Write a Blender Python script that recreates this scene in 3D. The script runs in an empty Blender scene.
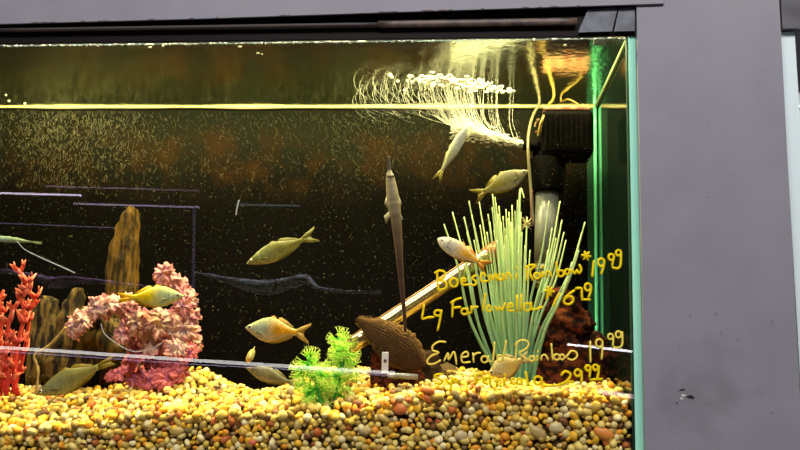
import bpy, bmesh, math, random
import numpy as np
from mathutils import Vector, Matrix, noise

# ------------------------------------------------------------------ camera, world, lights
F, YAW, PITCH, ROLL = 700.0, 0.1219, 0.1761, 0.0411
CAM = Vector((0.0, -0.75, 1.15))
fw = Vector((-math.sin(YAW)*math.cos(PITCH), math.cos(YAW)*math.cos(PITCH), math.sin(PITCH)))
r0 = Vector((math.cos(YAW), math.sin(YAW), 0)); u0 = r0.cross(fw)
rt = math.cos(ROLL)*r0 + math.sin(ROLL)*u0
up = -math.sin(ROLL)*r0 + math.cos(ROLL)*u0
COL = bpy.context.scene.collection
cd = bpy.data.cameras.new('camera'); cam = bpy.data.objects.new('camera', cd); COL.objects.link(cam)
cd.sensor_width = 36; cd.lens = F*36/800; cd.clip_start = 0.01
cam.matrix_world = Matrix(((rt.x, up.x, -fw.x, CAM.x), (rt.y, up.y, -fw.y, CAM.y), (rt.z, up.z, -fw.z, CAM.z), (0, 0, 0, 1)))
bpy.context.scene.camera = cam
sc = bpy.context.scene
sc.view_settings.view_transform = 'Standard'; sc.view_settings.look = 'None'
sc.view_settings.exposure = 0.0; sc.view_settings.gamma = 1.0; sc.view_settings.use_curve_mapping = False
w = bpy.data.worlds.new('world'); sc.world = w; w.use_nodes = True
w.node_tree.nodes['Background'].inputs[0].default_value = (0.55, 0.52, 0.6, 1)
w.node_tree.nodes['Background'].inputs[1].default_value = 0.035

ZW = CAM.z + 0.3498          # water level
XC = 0.1549                  # inner face of the right side pane
XL = -0.86                   # inner face of the left side pane
TD = 0.2212                  # inner depth of the tank
ZB = 0.99                    # tank bottom
YF = -0.016                  # front of the painted boards

def area(name, loc, target, sx, sy, energy, color, spread=None):
    l = bpy.data.lights.new(name, 'AREA'); l.shape = 'RECTANGLE'; l.size = sx; l.size_y = sy
    l.energy = energy; l.color = color
    if spread: l.spread = spread
    o = bpy.data.objects.new(name, l); COL.objects.link(o); o.location = loc
    o.rotation_euler = (Vector(target)-Vector(loc)).to_track_quat('-Z', 'Y').to_euler()
    return o
area('ceiling_panel_light', (0.1, -1.5, 2.95), (0.1, 0, 1.2), 2.4, 0.5, 64, (1.0, 0.96, 0.95))
area('hood_tube_light', (-0.33, 0.075, ZW+0.088), (-0.33, 0.085, 0), 0.98, 0.05, 16.5, (1.0, 0.87, 0.42))
area('neighbour_hood_light', (0.62, 0.11, ZW+0.055), (0.62, 0.11, 0), 0.5, 0.06, 6.0, (0.75, 0.93, 1.0))
area('opposite_tank_light', (-0.95, -1.95, 1.72), (-0.95, -1.70, 1.0), 1.5, 0.1, 30, (0.8, 0.6, 1.0))

# ------------------------------------------------------------------ pixel helpers
def ray(px, py):
    return (fw + rt*((px-400)/F) + up*((225-py)/F))
def P(px, py, Y=0.0):
    d = ray(px, py); t = (Y-CAM.y)/d.y
    return CAM + d*t
def S(px, py):                                    # point on the water surface
    d = ray(px, py); return CAM + d*((ZW-CAM.z)/d.z)
def pxs(Y): return (Y-CAM.y)/F*1.02               # metres per pixel at depth Y

# ------------------------------------------------------------------ materials
MATS = {}
def mat(name, color=(.5, .5, .5), rough=.5, metal=0., spec=.5, vcol=False, bump=None, noise_mix=None, trans=0., island=None):
    if name in MATS: return MATS[name]
    m = bpy.data.materials.new(name); m.use_nodes = True; nt = m.node_tree
    b = nt.nodes['Principled BSDF']
    b.inputs['Base Color'].default_value = (*color, 1); b.inputs['Roughness'].default_value = rough
    b.inputs['Metallic'].default_value = metal; b.inputs['Specular IOR Level'].default_value = spec
    tc = nt.nodes.new('ShaderNodeTexCoord')
    src = None
    if vcol:
        a = nt.nodes.new('ShaderNodeVertexColor'); a.layer_name = 'Col'; src = a.outputs[0]
    if island:
        g = nt.nodes.new('ShaderNodeNewGeometry'); cr = nt.nodes.new('ShaderNodeValToRGB')
        cr.color_ramp.interpolation = 'CONSTANT'
        els = cr.color_ramp.elements
        while len(els) < len(island): els.new(0.5)
        for e, (p, c) in zip(els, island): e.position = p; e.color = (*c, 1)
        nt.links.new(g.outputs['Random Per Island'], cr.inputs[0]); src = cr.outputs[0]
    if noise_mix:                                  # (scale, colour2, lo, hi)
        n = nt.nodes.new('ShaderNodeTexNoise'); n.inputs['Scale'].default_value = noise_mix[0]; n.inputs['Detail'].default_value = 6
        nt.links.new(tc.outputs['Object'], n.inputs['Vector'])
        if len(noise_mix) > 4:                     # stretched vertically into streaks
            mp = nt.nodes.new('ShaderNodeMapping'); mp.inputs['Scale'].default_value = (1, 1, noise_mix[4]); nt.links.new(tc.outputs['Object'], mp.inputs[0]); nt.links.new(mp.outputs[0], n.inputs['Vector'])
        mr = nt.nodes.new('ShaderNodeMapRange'); mr.inputs[1].default_value = noise_mix[2]; mr.inputs[2].default_value = noise_mix[3]
        nt.links.new(n.outputs['Fac'], mr.inputs[0])
        mx = nt.nodes.new('ShaderNodeMix'); mx.data_type = 'RGBA'
        nt.links.new(mr.outputs[0], mx.inputs[0])
        if src: nt.links.new(src, mx.inputs[6])
        else: mx.inputs[6].default_value = (*color, 1)
        mx.inputs[7].default_value = (*noise_mix[1], 1); src = mx.outputs[2]
    if src: nt.links.new(src, b.inputs['Base Color'])
    if bump:
        n = nt.nodes.new('ShaderNodeTexNoise'); n.inputs['Scale'].default_value = bump[0]; n.inputs['Detail'].default_value = 5
        nt.links.new(tc.outputs['Object'], n.inputs['Vector'])
        bp = nt.nodes.new('ShaderNodeBump'); bp.inputs['Strength'].default_value = bump[1]; bp.inputs['Distance'].default_value = bump[2]
        nt.links.new(n.outputs['Fac'], bp.inputs['Height']); nt.links.new(bp.outputs[0], b.inputs['Normal'])
    if trans:
        t = nt.nodes.new('ShaderNodeBsdfTranslucent'); ms = nt.nodes.new('ShaderNodeMixShader'); ms.inputs[0].default_value = trans
        if src: nt.links.new(src, t.inputs[0])
        else: t.inputs[0].default_value = (*color, 1)
        nt.links.new(b.outputs[0], ms.inputs[1]); nt.links.new(t.outputs[0], ms.inputs[2])
        nt.links.new(ms.outputs[0], nt.nodes['Material Output'].inputs[0])
    MATS[name] = m; return m

def clear_glass(name, tint=(1, 1, 1), ior=1.5, rough=0.0):
    m = bpy.data.materials.new(name); m.use_nodes = True; nt = m.node_tree
    nt.nodes.remove(nt.nodes['Principled BSDF'])
    tr = nt.nodes.new('ShaderNodeBsdfTransparent'); tr.inputs[0].default_value = (*tint, 1)
    gl = nt.nodes.new('ShaderNodeBsdfGlossy'); gl.inputs['Roughness'].default_value = rough
    fr = nt.nodes.new('ShaderNodeFresnel'); fr.inputs[0].default_value = ior
    g = nt.nodes.new('ShaderNodeNewGeometry')
    # same reflectance from both sides of the thin pane
    mu = nt.nodes.new('ShaderNodeMix'); mu.data_type = 'FLOAT'
    mu.inputs[2].default_value = ior; mu.inputs[3].default_value = 1/ior
    nt.links.new(g.outputs['Backfacing'], mu.inputs[0])
    # Fresnel node already inverts on back faces, feed it the inverse there
    mu.inputs[2].default_value = ior; mu.inputs[3].default_value = 1/ior
    nt.links.new(mu.outputs[0], fr.inputs[0])
    ms = nt.nodes.new('ShaderNodeMixShader')
    nt.links.new(fr.outputs[0], ms.inputs[0]); nt.links.new(tr.outputs[0], ms.inputs[1]); nt.links.new(gl.outputs[0], ms.inputs[2])
    nt.links.new(ms.outputs[0], nt.nodes['Material Output'].inputs[0])
    return m

def water_material():
    m = bpy.data.materials.new('water_surface'); m.use_nodes = True; nt = m.node_tree
    nt.nodes.remove(nt.nodes['Principled BSDF'])
    tr = nt.nodes.new('ShaderNodeBsdfTransparent'); tr.inputs[0].default_value = (.97, 1, .95, 1)
    gl = nt.nodes.new('ShaderNodeBsdfGlossy'); gl.inputs['Roughness'].default_value = 0.15; gl.inputs['Color'].default_value = (.95, 1, .9, 1)
    tc = nt.nodes.new('ShaderNodeTexCoord')
    n = nt.nodes.new('ShaderNodeTexNoise'); n.inputs['Scale'].default_value = 38; n.inputs['Detail'].default_value = 3
    n2 = nt.nodes.new('ShaderNodeTexNoise'); n2.inputs['Scale'].default_value = 160; n2.inputs['Detail'].default_value = 2
    nt.links.new(tc.outputs['Object'], n.inputs['Vector']); nt.links.new(tc.outputs['Object'], n2.inputs['Vector'])
    ad = nt.nodes.new('ShaderNodeMath'); ad.operation = 'MULTIPLY_ADD'; ad.inputs[1].default_value = .35
    nt.links.new(n2.outputs['Fac'], ad.inputs[0]); nt.links.new(n.outputs['Fac'], ad.inputs[2])
    bp = nt.nodes.new('ShaderNodeBump'); bp.inputs['Strength'].default_value = 0.5; bp.inputs['Distance'].default_value = 0.0016
    nt.links.new(ad.outputs[0], bp.inputs['Height']); nt.links.new(bp.outputs[0], gl.inputs['Normal'])
    lw = nt.nodes.new('ShaderNodeLayerWeight'); lw.inputs[0].default_value = .5
    mr = nt.nodes.new('ShaderNodeMapRange'); mr.inputs[1].default_value = .53; mr.inputs[2].default_value = .60; mr.interpolation_type = 'SMOOTHSTEP'
    nt.links.new(lw.outputs['Facing'], mr.inputs[0])
    ms = nt.nodes.new('ShaderNodeMixShader')
    nt.links.new(mr.outputs[0], ms.inputs[0]); nt.links.new(tr.outputs[0], ms.inputs[1]); nt.links.new(gl.outputs[0], ms.inputs[2])
    nt.links.new(ms.outputs[0], nt.nodes['Material Output'].inputs[0])
    return m

def emit(name, color, s):
    m = bpy.data.materials.new(name); m.use_nodes = True; nt = m.node_tree
    nt.nodes.remove(nt.nodes['Principled BSDF'])
    e = nt.nodes.new('ShaderNodeEmission'); e.inputs[0].default_value = (*color, 1); e.inputs[1].default_value = s
    nt.links.new(e.outputs[0], nt.nodes['Material Output'].inputs[0]); return m

# ------------------------------------------------------------------ mesh builder
def catmull(pts, n=6):
    pts = [Vector(p) for p in pts]
    if len(pts) < 3: 
        return [pts[0].lerp(pts[1], i/n) for i in range(n+1)]
    out = []
    for i in range(len(pts)-1):
        p0 = pts[max(i-1, 0)]; p1 = pts[i]; p2 = pts[i+1]; p3 = pts[min(i+2, len(pts)-1)]
        for k in range(n):
            t = k/n
            out.append(.5*((2*p1)+(p2-p0)*t+(2*p0-5*p1+4*p2-p3)*t*t+(3*p1-p0-3*p2+p3)*t**3))
    out.append(pts[-1]); return out
def interp(xs, ys, x):
    return float(np.interp(x, xs, ys))
def lerp3(a, b, t): return tuple(a[i]+(b[i]-a[i])*t for i in range(3))

class MB:
    def __init__(s): s.v = []; s.f = []; s.c = []; s.m = []
    def vert(s, p, c=(1, 1, 1)): s.v.append(tuple(p)); s.c.append(c); return len(s.v)-1
    def face(s, idx, mi=0): s.f.append(tuple(idx)); s.m.append(mi)
    def box(s, a, b, c=(1, 1, 1), mi=0):
        x0, y0, z0 = a; x1, y1, z1 = b
        i = [s.vert(p, c) for p in ((x0,y0,z0),(x1,y0,z0),(x1,y1,z0),(x0,y1,z0),(x0,y0,z1),(x1,y0,z1),(x1,y1,z1),(x0,y1,z1))]
        for q in ((0,3,2,1),(4,5,6,7),(0,1,5,4),(1,2,6,5),(2,3,7,6),(3,0,4,7)): s.face([i[k] for k in q], mi)
    def prism(s, poly, off, c=(1, 1, 1), mi=0):     # poly of points extruded by vector off
        n = len(poly); a = [s.vert(p, c) for p in poly]; b = [s.vert(Vector(p)+Vector(off), c) for p in poly]
        s.face(a[::-1], mi); s.face(b, mi)
        for k in range(n): s.face((a[k], a[(k+1) % n], b[(k+1) % n], b[k]), mi)
    def tube(s, pts, rad, sides=6, col=(1, 1, 1), flat=None, mi=0, ref=None):
        n = len(pts); rings = []
        pts = [Vector(p) for p in pts]
        nv = None
        for i, p in enumerate(pts):
            t = (pts[min(i+1, n-1)]-pts[max(i-1, 0)])
            t = t.normalized() if t.length > 1e-9 else Vector((0, 0, 1))
            if flat is not None: a = t.cross(Vector(flat)); a = a.normalized() if a.length > 1e-6 else Vector((1, 0, 0))
            else:
                if nv is None:
                    h = Vector((0, 0, 1)) if abs(t.z) < .8 else Vector((1, 0, 0)); nv = t.cross(h).normalized()
                a = (nv - t*nv.dot(t)); a = a.normalized() if a.length > 1e-6 else nv; nv = a
            b = t.cross(a).normalized()
            r = rad[i] if isinstance(rad, (list, tuple)) else rad
            ra, rb = r if isinstance(r, (list, tuple)) else (r, r)
            cc = col(i/(n-1)) if callable(col) else col
            rings.append([s.vert(p + a*ra*math.cos(2*math.pi*k/sides) + b*rb*math.sin(2*math.pi*k/sides), cc) for k in range(sides)])
        for i in range(n-1):
            for k in range(sides):
                s.face((rings[i][k], rings[i][(k+1) % sides], rings[i+1][(k+1) % sides], rings[i+1][k]), mi)
        s.face(rings[0][::-1], mi); s.face(rings[-1], mi)
    def ico(s, c, r, col=(1, 1, 1), rot=None, sub=1, mi=0):
        V, Fc = ICO[sub]
        base = len(s.v); r = r if isinstance(r, (tuple, list)) else (r, r, r)
        for v in V:
            q = Vector((v[0]*r[0], v[1]*r[1], v[2]*r[2]))
            if rot is not None: q = rot @ q
            s.v.append(tuple(Vector(c)+q)); s.c.append(col)
        for f in Fc: s.f.append(tuple(base+k for k in f)); s.m.append(mi)
    def build(s, name, mats, parent=None, smooth=True, origin=None, bevel=0):
        me = bpy.data.meshes.new(name)
        o = Vector(origin) if origin is not None else Vector((0, 0, 0))
        if origin is None and s.v and parent is None:
            a = np.array(s.v); o = Vector(((a[:, 0].min()+a[:, 0].max())/2, (a[:, 1].min()+a[:, 1].max())/2, a[:, 2].min()))
        me.from_pydata([tuple(Vector(v)-o) for v in s.v], [], s.f)
        if not isinstance(mats, (list, tuple)): mats = [mats]
        for m in mats: me.materials.append(m)
        me.polygons.foreach_set('material_index', s.m)
        me.polygons.foreach_set('use_smooth', [smooth]*len(s.f))
        at = me.color_attributes.new('Col', 'FLOAT_COLOR', 'POINT')
        at.data.foreach_set('color', np.array([(*c, 1) for c in s.c], dtype=np.float32).ravel())
        me.update()
        ob = bpy.data.objects.new(name, me); COL.objects.link(ob)
        if parent is not None:
            ob.parent = parent
            po = Vector((0, 0, 0)); q = parent
            while q is not None: po += q.location; q = q.parent
            ob.location = o - po
        else: ob.location = o
        if bevel:
            b = ob.modifiers.new('bevel', 'BEVEL'); b.width = bevel; b.segments = 2; b.limit_method = 'ANGLE'
        return ob
ICO = {}
for sub in (1, 2, 3):
    bm = bmesh.new(); bmesh.ops.create_icosphere(bm, subdivisions=sub, radius=1); bm.verts.ensure_lookup_table()
    ICO[sub] = ([tuple(v.co) for v in bm.verts], [tuple(v.index for v in f.verts) for f in bm.faces]); bm.free()

def tag(o, label=None, cat=None, group=None, kind=None):
    if label: o['label'] = label
    if cat: o['category'] = cat
    if group: o['group'] = group
    if kind: o['kind'] = kind
    return o
def empty(name, loc, label, cat, group=None):
    o = bpy.data.objects.new(name, None); COL.objects.link(o); o.location = loc; o.empty_display_size = .02
    return tag(o, label, cat, group)
def one_box(name, a, b, m, parent=None, bevel=0, smooth=False):
    k = MB(); k.box(a, b); return k.build(name, m, parent, smooth=smooth, bevel=bevel)
rnd = random.Random(7)

# ------------------------------------------------------------------ room shell
M_floor = mat('floor_tile', (.22, .2, .19), .6, noise_mix=(3, (.15, .14, .13), .4, .6))
tag(one_box('floor', (-3, -3.6, -.05), (3, 1.5, 0), M_floor), 'grey shop floor', 'floor', kind='structure')
M_wall = mat('dark_shop_wall', (.04, .04, .045), .8, noise_mix=(5, (.05, .05, .05), .4, .6))
tag(one_box('wall_back', (-3, 1.4, 0), (3, 1.5, 3.1), M_wall), 'dark wall behind the tanks', 'wall', kind='structure')

# painted board frame round the tanks
def paint_mat():
    m = _paint()
    nt = m.node_tree; b = nt.nodes['Principled BSDF']; src = b.inputs['Base Color'].links[0].from_socket
    g = nt.nodes.new('ShaderNodeNewGeometry'); ctr = P(700, 394, YF); vd = nt.nodes.new('ShaderNodeVectorMath'); vd.operation = 'DISTANCE'; vd.inputs[1].default_value = ctr
    nt.links.new(g.outputs['Position'], vd.inputs[0])
    n = nt.nodes.new('ShaderNodeTexNoise'); n.inputs['Scale'].default_value = 45; n.inputs['Detail'].default_value = 6; nt.links.new(g.outputs['Position'], n.inputs[0])
    a = nt.nodes.new('ShaderNodeMath'); a.operation = 'MULTIPLY_ADD'; a.inputs[1].default_value = .11; nt.links.new(n.outputs[0], a.inputs[0]); nt.links.new(vd.outputs['Value'], a.inputs[2])
    mr = nt.nodes.new('ShaderNodeMapRange'); mr.inputs[1].default_value = .055; mr.inputs[2].default_value = .105; mr.inputs[3].default_value = .38; mr.inputs[4].default_value = 0; nt.links.new(a.outputs[0], mr.inputs[0])
    mx = nt.nodes.new('ShaderNodeMix'); mx.data_type = 'RGBA'; nt.links.new(mr.outputs[0], mx.inputs[0]); nt.links.new(src, mx.inputs[6]); mx.inputs[7].default_value = (.135, .12, .13, 1)
    nt.links.new(mx.outputs[2], b.inputs['Base Color'])
    return m
def _paint():
    m = mat('grey_paint', (.275, .267, .308), .5, spec=.25, bump=(220, .12, .001), noise_mix=(14, (.255, .245, .286), .42, .62))
    return m
M_paint = paint_mat()
k = MB(); k.prism([P(635.2, -60, YF), P(645.9, 452, YF), P(647, 520, YF), P(804, 520, YF), P(803, 452, YF), P(776, -60, YF)][::1], (0, .012, 0))
post = k.build('wall_front', M_paint, smooth=False)
tag(post, 'wide grey painted upright board right of the fish tank', 'board', kind='structure')
# chips and the dirty nail hole in the paint
M_hole = mat('nail_hole', (.012, .01, .01), .9); M_chip = mat('paint_chip', (.62, .58, .56), .8); M_smut = mat('grime', (.15, .135, .15), .8)
M_scuff = mat('scuffed_paint', (.18, .165, .19), .7, noise_mix=(300, (.23, .22, .25), .4, .6))
def blob(mb, px, py, rx, ry, seed, Y=YF-.0002, th=.0002, n=14, ang=0, mi=0):
    r = random.Random(seed); pts = []
    for i in range(n):
        a = 2*math.pi*i/n; q = .7+.5*r.random()
        x = math.cos(a)*rx*q; y = math.sin(a)*ry*q
        pts.append(P(px+x*math.cos(ang)-y*math.sin(ang), py+x*math.sin(ang)+y*math.cos(ang), Y))
    mb.prism(pts, (0, th, 0), mi=mi)
k = MB()
blob(k, 690.5, 397, 4.5, 1.8, 1, ang=.15); blob(k, 682, 390, 4, .8, 3, ang=-.2); blob(k, 677, 403, 1, 1, 4)
k.build('nail_hole', M_hole, post, smooth=False)
k = MB(); blob(k, 683.5, 395.5, 2.6, 1.5, 2, Y=YF-.0005); blob(k, 681.5, 398.5, 2, 1, 5, Y=YF-.0005); k.build('paint_chip', M_chip, post, smooth=False)
k = MB()
for i, (x, y, a, b) in enumerate([(690,315,.8,2.2),(716,314,2.2,1.4),(772,322,1.5,2.5),(721,333,1,2.6),(708,197,1.8,1.2),(709,124,1,1),(675,243,.8,.8),(672,385,1,.7),(738,340,.9,2),(772,413,1.3,1),(679,347,1.5,.7),(684,330,1,.6),(711,404,3,1),(640+118,58+25,1,1.2)]):
    blob(k, x, y, a, b, 20+i, n=9)
k.build('paint_scuff', M_scuff, post, smooth=False)

# fascia over the tank
k = MB(); k.prism([P(x, y, YF-.0026) for x, y in ((-60,-70),(-60,25.5),(0,24),(200,18.7),(400,12),(664,3.6),(664,-70))], (0, .0023, 0))
fas = k.build('trim_1', M_paint, smooth=False, bevel=.0004)
tag(fas, 'grey painted fascia board across the top of the tank', 'board', kind='structure')
k = MB()
for i in range(26):
    x = rnd.uniform(5, 660); y = interp([0, 200, 400, 664], [24, 18.7, 12, 3.6], x)
    blob(k, x, y-.6, rnd.uniform(1, 5), rnd.uniform(.3, .7), 60+i, Y=YF-.0028, n=8)
k.build('paint_scuff', mat('edge_wear', (.09, .06, .06), .8), fas, smooth=False)
# shelf under the tanks
M_shelf = mat('shelf_wood', (.1, .09, .09), .7, noise_mix=(20, (.07, .06, .06), .4, .6))
k = MB(); k.box((-.95, 0, ZB-.048), (1.1, .34, ZB-.008))
for x in (-.95, .15, 1.06): k.box((x, 0, 0), (x+.04, .34, ZB-.048))
tag(k.build('tank_rack', M_shelf, smooth=False), 'dark wooden rack carrying the fish tanks', 'rack')

# ------------------------------------------------------------------ aquarium
G = .006
tank = empty('aquarium', (-.35, .11, ZB-.008), 'large glass fish tank with yellow handwritten prices on its front', 'aquarium')
M_glass = clear_glass('front_glass')
front = one_box('front_pane', (XL, -G, ZB), (XC+.001, 0, ZW+.022), M_glass, tank)
M_edge = mat('green_glass_edge', (.42, .93, .68), .25, spec=.5, noise_mix=(9, (.38, .85, .68), .4, .6))
# right side pane: dark outside, green cut edge towards the viewer
M_side = mat('side_glass_inside', (.004, .009, .007), .07, spec=.8)
sp = one_box('side_pane', (XC, -G, ZB), (XC+.0095, TD+.0, ZW+.022), M_side, tank)
one_box('cut_edge', (XC-.0022, -G-.0012, ZB), (XC+.0093, -G-.0001, ZW+.001), M_edge, sp)
M_seam = mat('silicone_seam', (.16, .80, .42), .3, spec=.6)
k = MB(); k.tube([(XC-.003, TD-.002, z) for z in np.linspace(ZB, ZW-.0005, 20)], .0024, 8)
k.build('silicone_seam', M_seam, tank)
M_seam2 = mat('thin_seam', (.015, .04, .03), .6, spec=.1)
k = MB(); k.tube([(XC-.0015, .002, z) for z in np.linspace(ZB, ZW, 12)], .0022, 6); k.build('silicone_seam', M_seam2, tank)
one_box('side_pane', (XL-G, -G, ZB), (XL, TD, ZW+.022), M_side, tank)
one_box('bottom_pane', (XL-G, -G, ZB-.008), (XC+.0095, TD+G, ZB), M_side, tank)

# back pane with algae tones and painted water haze
def back_mat():
    m = bpy.data.materials.new('algae_haze_glass'); m.use_nodes = True; nt = m.node_tree; L = nt.links
    b = nt.nodes['Principled BSDF']; b.inputs['Roughness'].default_value = .55; b.inputs['Specular IOR Level'].default_value = .02
    tc = nt.nodes.new('ShaderNodeTexCoord'); sx = nt.nodes.new('ShaderNodeSeparateXYZ'); L.new(tc.outputs['Object'], sx.inputs[0])
    n1 = nt.nodes.new('ShaderNodeTexNoise'); n1.inputs['Scale'].default_value = 7; n1.inputs['Detail'].default_value = 5; L.new(tc.outputs['Object'], n1.inputs[0])
    # green water haze painted in: olive on the upper part, near black low down
    ad = nt.nodes.new('ShaderNodeMath'); ad.operation = 'MULTIPLY_ADD'; ad.inputs[1].default_value = .10; L.new(n1.outputs[0], ad.inputs[0]); L.new(sx.outputs[2], ad.inputs[2])
    mr = nt.nodes.new('ShaderNodeMapRange'); mr.interpolation_type = 'SMOOTHSTEP'
    mr.inputs[1].default_value = ZW-.10; mr.inputs[2].default_value = ZW+.005; L.new(ad.outputs[0], mr.inputs[0])
    mx = nt.nodes.new('ShaderNodeMix'); mx.data_type = 'RGBA'; mx.inputs[6].default_value = (.0018, .0015, .0011, 1); mx.inputs[7].default_value = (.0055, .0064, .0031, 1)
    L.new(mr.outputs[0], mx.inputs[0])
    # rusty brown patches in a belt
    n2 = nt.nodes.new('ShaderNodeTexNoise'); n2.inputs['Scale'].default_value = 26; n2.inputs['Detail'].default_value = 9; n2.inputs['Roughness'].default_value = .7; L.new(tc.outputs['Object'], n2.inputs[0])
    mr2 = nt.nodes.new('ShaderNodeMapRange'); mr2.inputs[1].default_value = .44; mr2.inputs[2].default_value = .66; L.new(n2.outputs[0], mr2.inputs[0])
    be = nt.nodes.new('ShaderNodeMapRange'); be.inputs[1].default_value = ZW-.15; be.inputs[2].default_value = ZW-.10; L.new(sx.outputs[2], be.inputs[0])
    be2 = nt.nodes.new('ShaderNodeMapRange'); be2.inputs[1].default_value = ZW-.02; be2.inputs[2].default_value = ZW-.06; L.new(sx.outputs[2], be2.inputs[0])
    m1 = nt.nodes.new('ShaderNodeMath'); m1.operation = 'MULTIPLY'; L.new(be.outputs[0], m1.inputs[0]); L.new(be2.outputs[0], m1.inputs[1])
    m2 = nt.nodes.new('ShaderNodeMath'); m2.operation = 'MULTIPLY'; L.new(m1.outputs[0], m2.inputs[0]); L.new(mr2.outputs[0], m2.inputs[1])
    mx2 = nt.nodes.new('ShaderNodeMix'); mx2.data_type = 'RGBA'; L.new(m2.outputs[0], mx2.inputs[0]); L.new(mx.outputs[2], mx2.inputs[6]); mx2.inputs[7].default_value = (.018, .0085, .0022, 1)
    # fine speckle
    n3 = nt.nodes.new('ShaderNodeTexNoise'); n3.inputs['Scale'].default_value = 330; n3.inputs['Detail'].default_value = 2; L.new(tc.outputs['Object'], n3.inputs[0])
    mr3 = nt.nodes.new('ShaderNodeMapRange'); mr3.inputs[1].default_value = .62; mr3.inputs[2].default_value = .76; L.new(n3.outputs[0], mr3.inputs[0])
    mx3 = nt.nodes.new('ShaderNodeMix'); mx3.data_type = 'RGBA'; L.new(mr3.outputs[0], mx3.inputs[0]); L.new(mx2.outputs[2], mx3.inputs[6]); mx3.inputs[7].default_value = (.016, .015, .008, 1)
    L.new(mx3.outputs[2], b.inputs['Base Color'])
    return m
back = one_box('back_pane', (XL-G, TD, ZB), (XC+.0095, TD+G, ZW+.022), back_mat(), tank)
back.data.transform(Matrix.Translation(-Vector((0, 0, 0))))
# fine scratches and trails on the back pane
k = MB()
for i in range(3200):
    u = rnd.random()
    if u < .6: px = rnd.triangular(-20, 210, 60); py = rnd.triangular(84, 200, 120)
    elif u < .85: px = rnd.uniform(200, 400); py = rnd.triangular(90, 200, 112)
    else: px = rnd.uniform(330, 520); py = rnd.triangular(110, 190, 118)
    if py < 110: continue
    a = rnd.uniform(-2.4, -.8) if px < 140 else rnd.uniform(.5, 2.2); l = rnd.uniform(1.5, 6); bend = rnd.uniform(-.9, .9)
    pts = [(px, py)]
    for s_ in range(3):
        px += math.cos(a)*l/3; py += math.sin(a)*l/3; a += bend/2; pts.append((px, py))
    if min(p[1] for p in pts) < 109: continue
    k.tube([P(x, y, TD-.0004) for x, y in pts], [.00008, .00014, .00012, .00006], 3)
tag(k.build('scratch', mat('scratch', (.12, .105, .045), .6), back, smooth=False), 'fine pale scratches and trails on the back glass', kind='stuff')
# light caught by the meniscus at back and side glass, painted as pale tubes
k = MB()
pts = [(x, TD-.0015, ZW-.0012+.0005*math.sin(x*23)) for x in np.linspace(XL, XC-.002, 60)]
k.tube(pts, [(.0026, .0024+.0005*math.sin(i*.7)) for i in range(60)], 6)
k.build('waterline_glint', mat('waterline_glint', (.62, .58, .26), .35), tank)
k = MB(); k.tube([(XC-.001, y, ZW-.001) for y in np.linspace(0.004, TD-.004, 30)], .0024, 6); k.build('waterline_glint', mat('green_glint', (.22, .32, .16), .5), tank)
one_box('seam_glow', (XC-.014, TD-.0012, ZB), (XC-.0002, TD-.0002, ZW-.001), mat('seam_glow', (.012, .05, .025), .5, spec=.1), tank)  # soft green glow beside the back seam, painted as a flat strip
# sparkling meniscus on the front pane
k = MB()
for i in range(420):
    x = XL + (XC-XL)*i/420; j = rnd.random()
    k.ico((x, .0012, ZW+rnd.uniform(-.0003, .0006)), (.0016, .0008, .0004+.0010*j*j), sub=1)
k.build('front_meniscus', mat('meniscus', (.45, .62, 1.0), .2, spec=1.0), tank)
# foam crumbs hanging under the front meniscus
k = MB()
for (x, y, r) in [(240,46.5,2.6),(258,53,2.0),(262,54,1.2),(350,43,1.3),(150,47,2.5),(163,46,1.5),(188,44.5,2.2),(98,46,1),(565,44.8,1.8),(635-10,39,3),(610,38.5,3.5),(602,39,2.5)]:
    q = P(x, y, .004); k.ico(q, (r*.0011, .0012, r*.0005), sub=1)
tag(k.build('foam_crumb', mat('foam', (.7, .74, .78), .6), tank), 'whitish crumbs of foam under the front waterline', kind='stuff')
# rim
M_rim = mat('black_plastic', (.009, .006, .006), .6, spec=.12, bump=(60, .2, .001))
k = MB()
zr = P(400, 38.2, -.0095).z; k.box((XL-.012, -.0095, zr), (XC+.0085, -.0064, ZW+.07)); k.box((XL-.012, -.0064, ZW+.0225), (XC+.0085, .004, ZW+.07)); k.box((XL-.012, TD-.004, ZW+.004), (XC+.0085, TD+.012, ZW+.05))
k.box((XL-.012, .004, ZW+.004), (XL+.004, TD-.004, ZW+.05)); k.box((XC-.003, .004, ZW+.004), (XC+.0085, TD-.004, ZW+.05))
rim = k.build('rim', M_rim, tank, smooth=False)
k = MB(); k.tube([P(x, interp([375, 575], [24.5, 21.5], x), -.014) for x in np.linspace(378, 577, 14)], [(.0022, .0045)]*14, 8)
tag(k.build('rim_lip', mat('brown_reflection', (.12, .075, .055), .5, noise_mix=(80, (.05, .035, .03), .4, .6)), rim), 'brown reflection painted along the black rim')  # brown reflection on the upper rim put into the colour of this bar
k = MB(); k.tube([P(x, interp([0, 375], [30.5, 24.5], x), -.014) for x in np.linspace(-10, 378, 14)], [(.002, .0028)]*14, 8)
k.build('rim_lip', mat('dull_lip', (.03, .022, .018), .6), rim)

# ------------------------------------------------------------------ water
k = MB()
nx, ny = 60, 16
idx = [[k.vert((XL+(XC-XL)*i/nx, TD*j/ny, ZW)) for i in range(nx+1)] for j in range(ny+1)]
for j in range(ny):
    for i in range(nx): k.face((idx[j][i], idx[j][i+1], idx[j+1][i+1], idx[j+1][i]))
tag(k.build('water_surface', water_material()), 'rippled underside of the water surface mirroring the tank below', 'water', kind='stuff')

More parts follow.
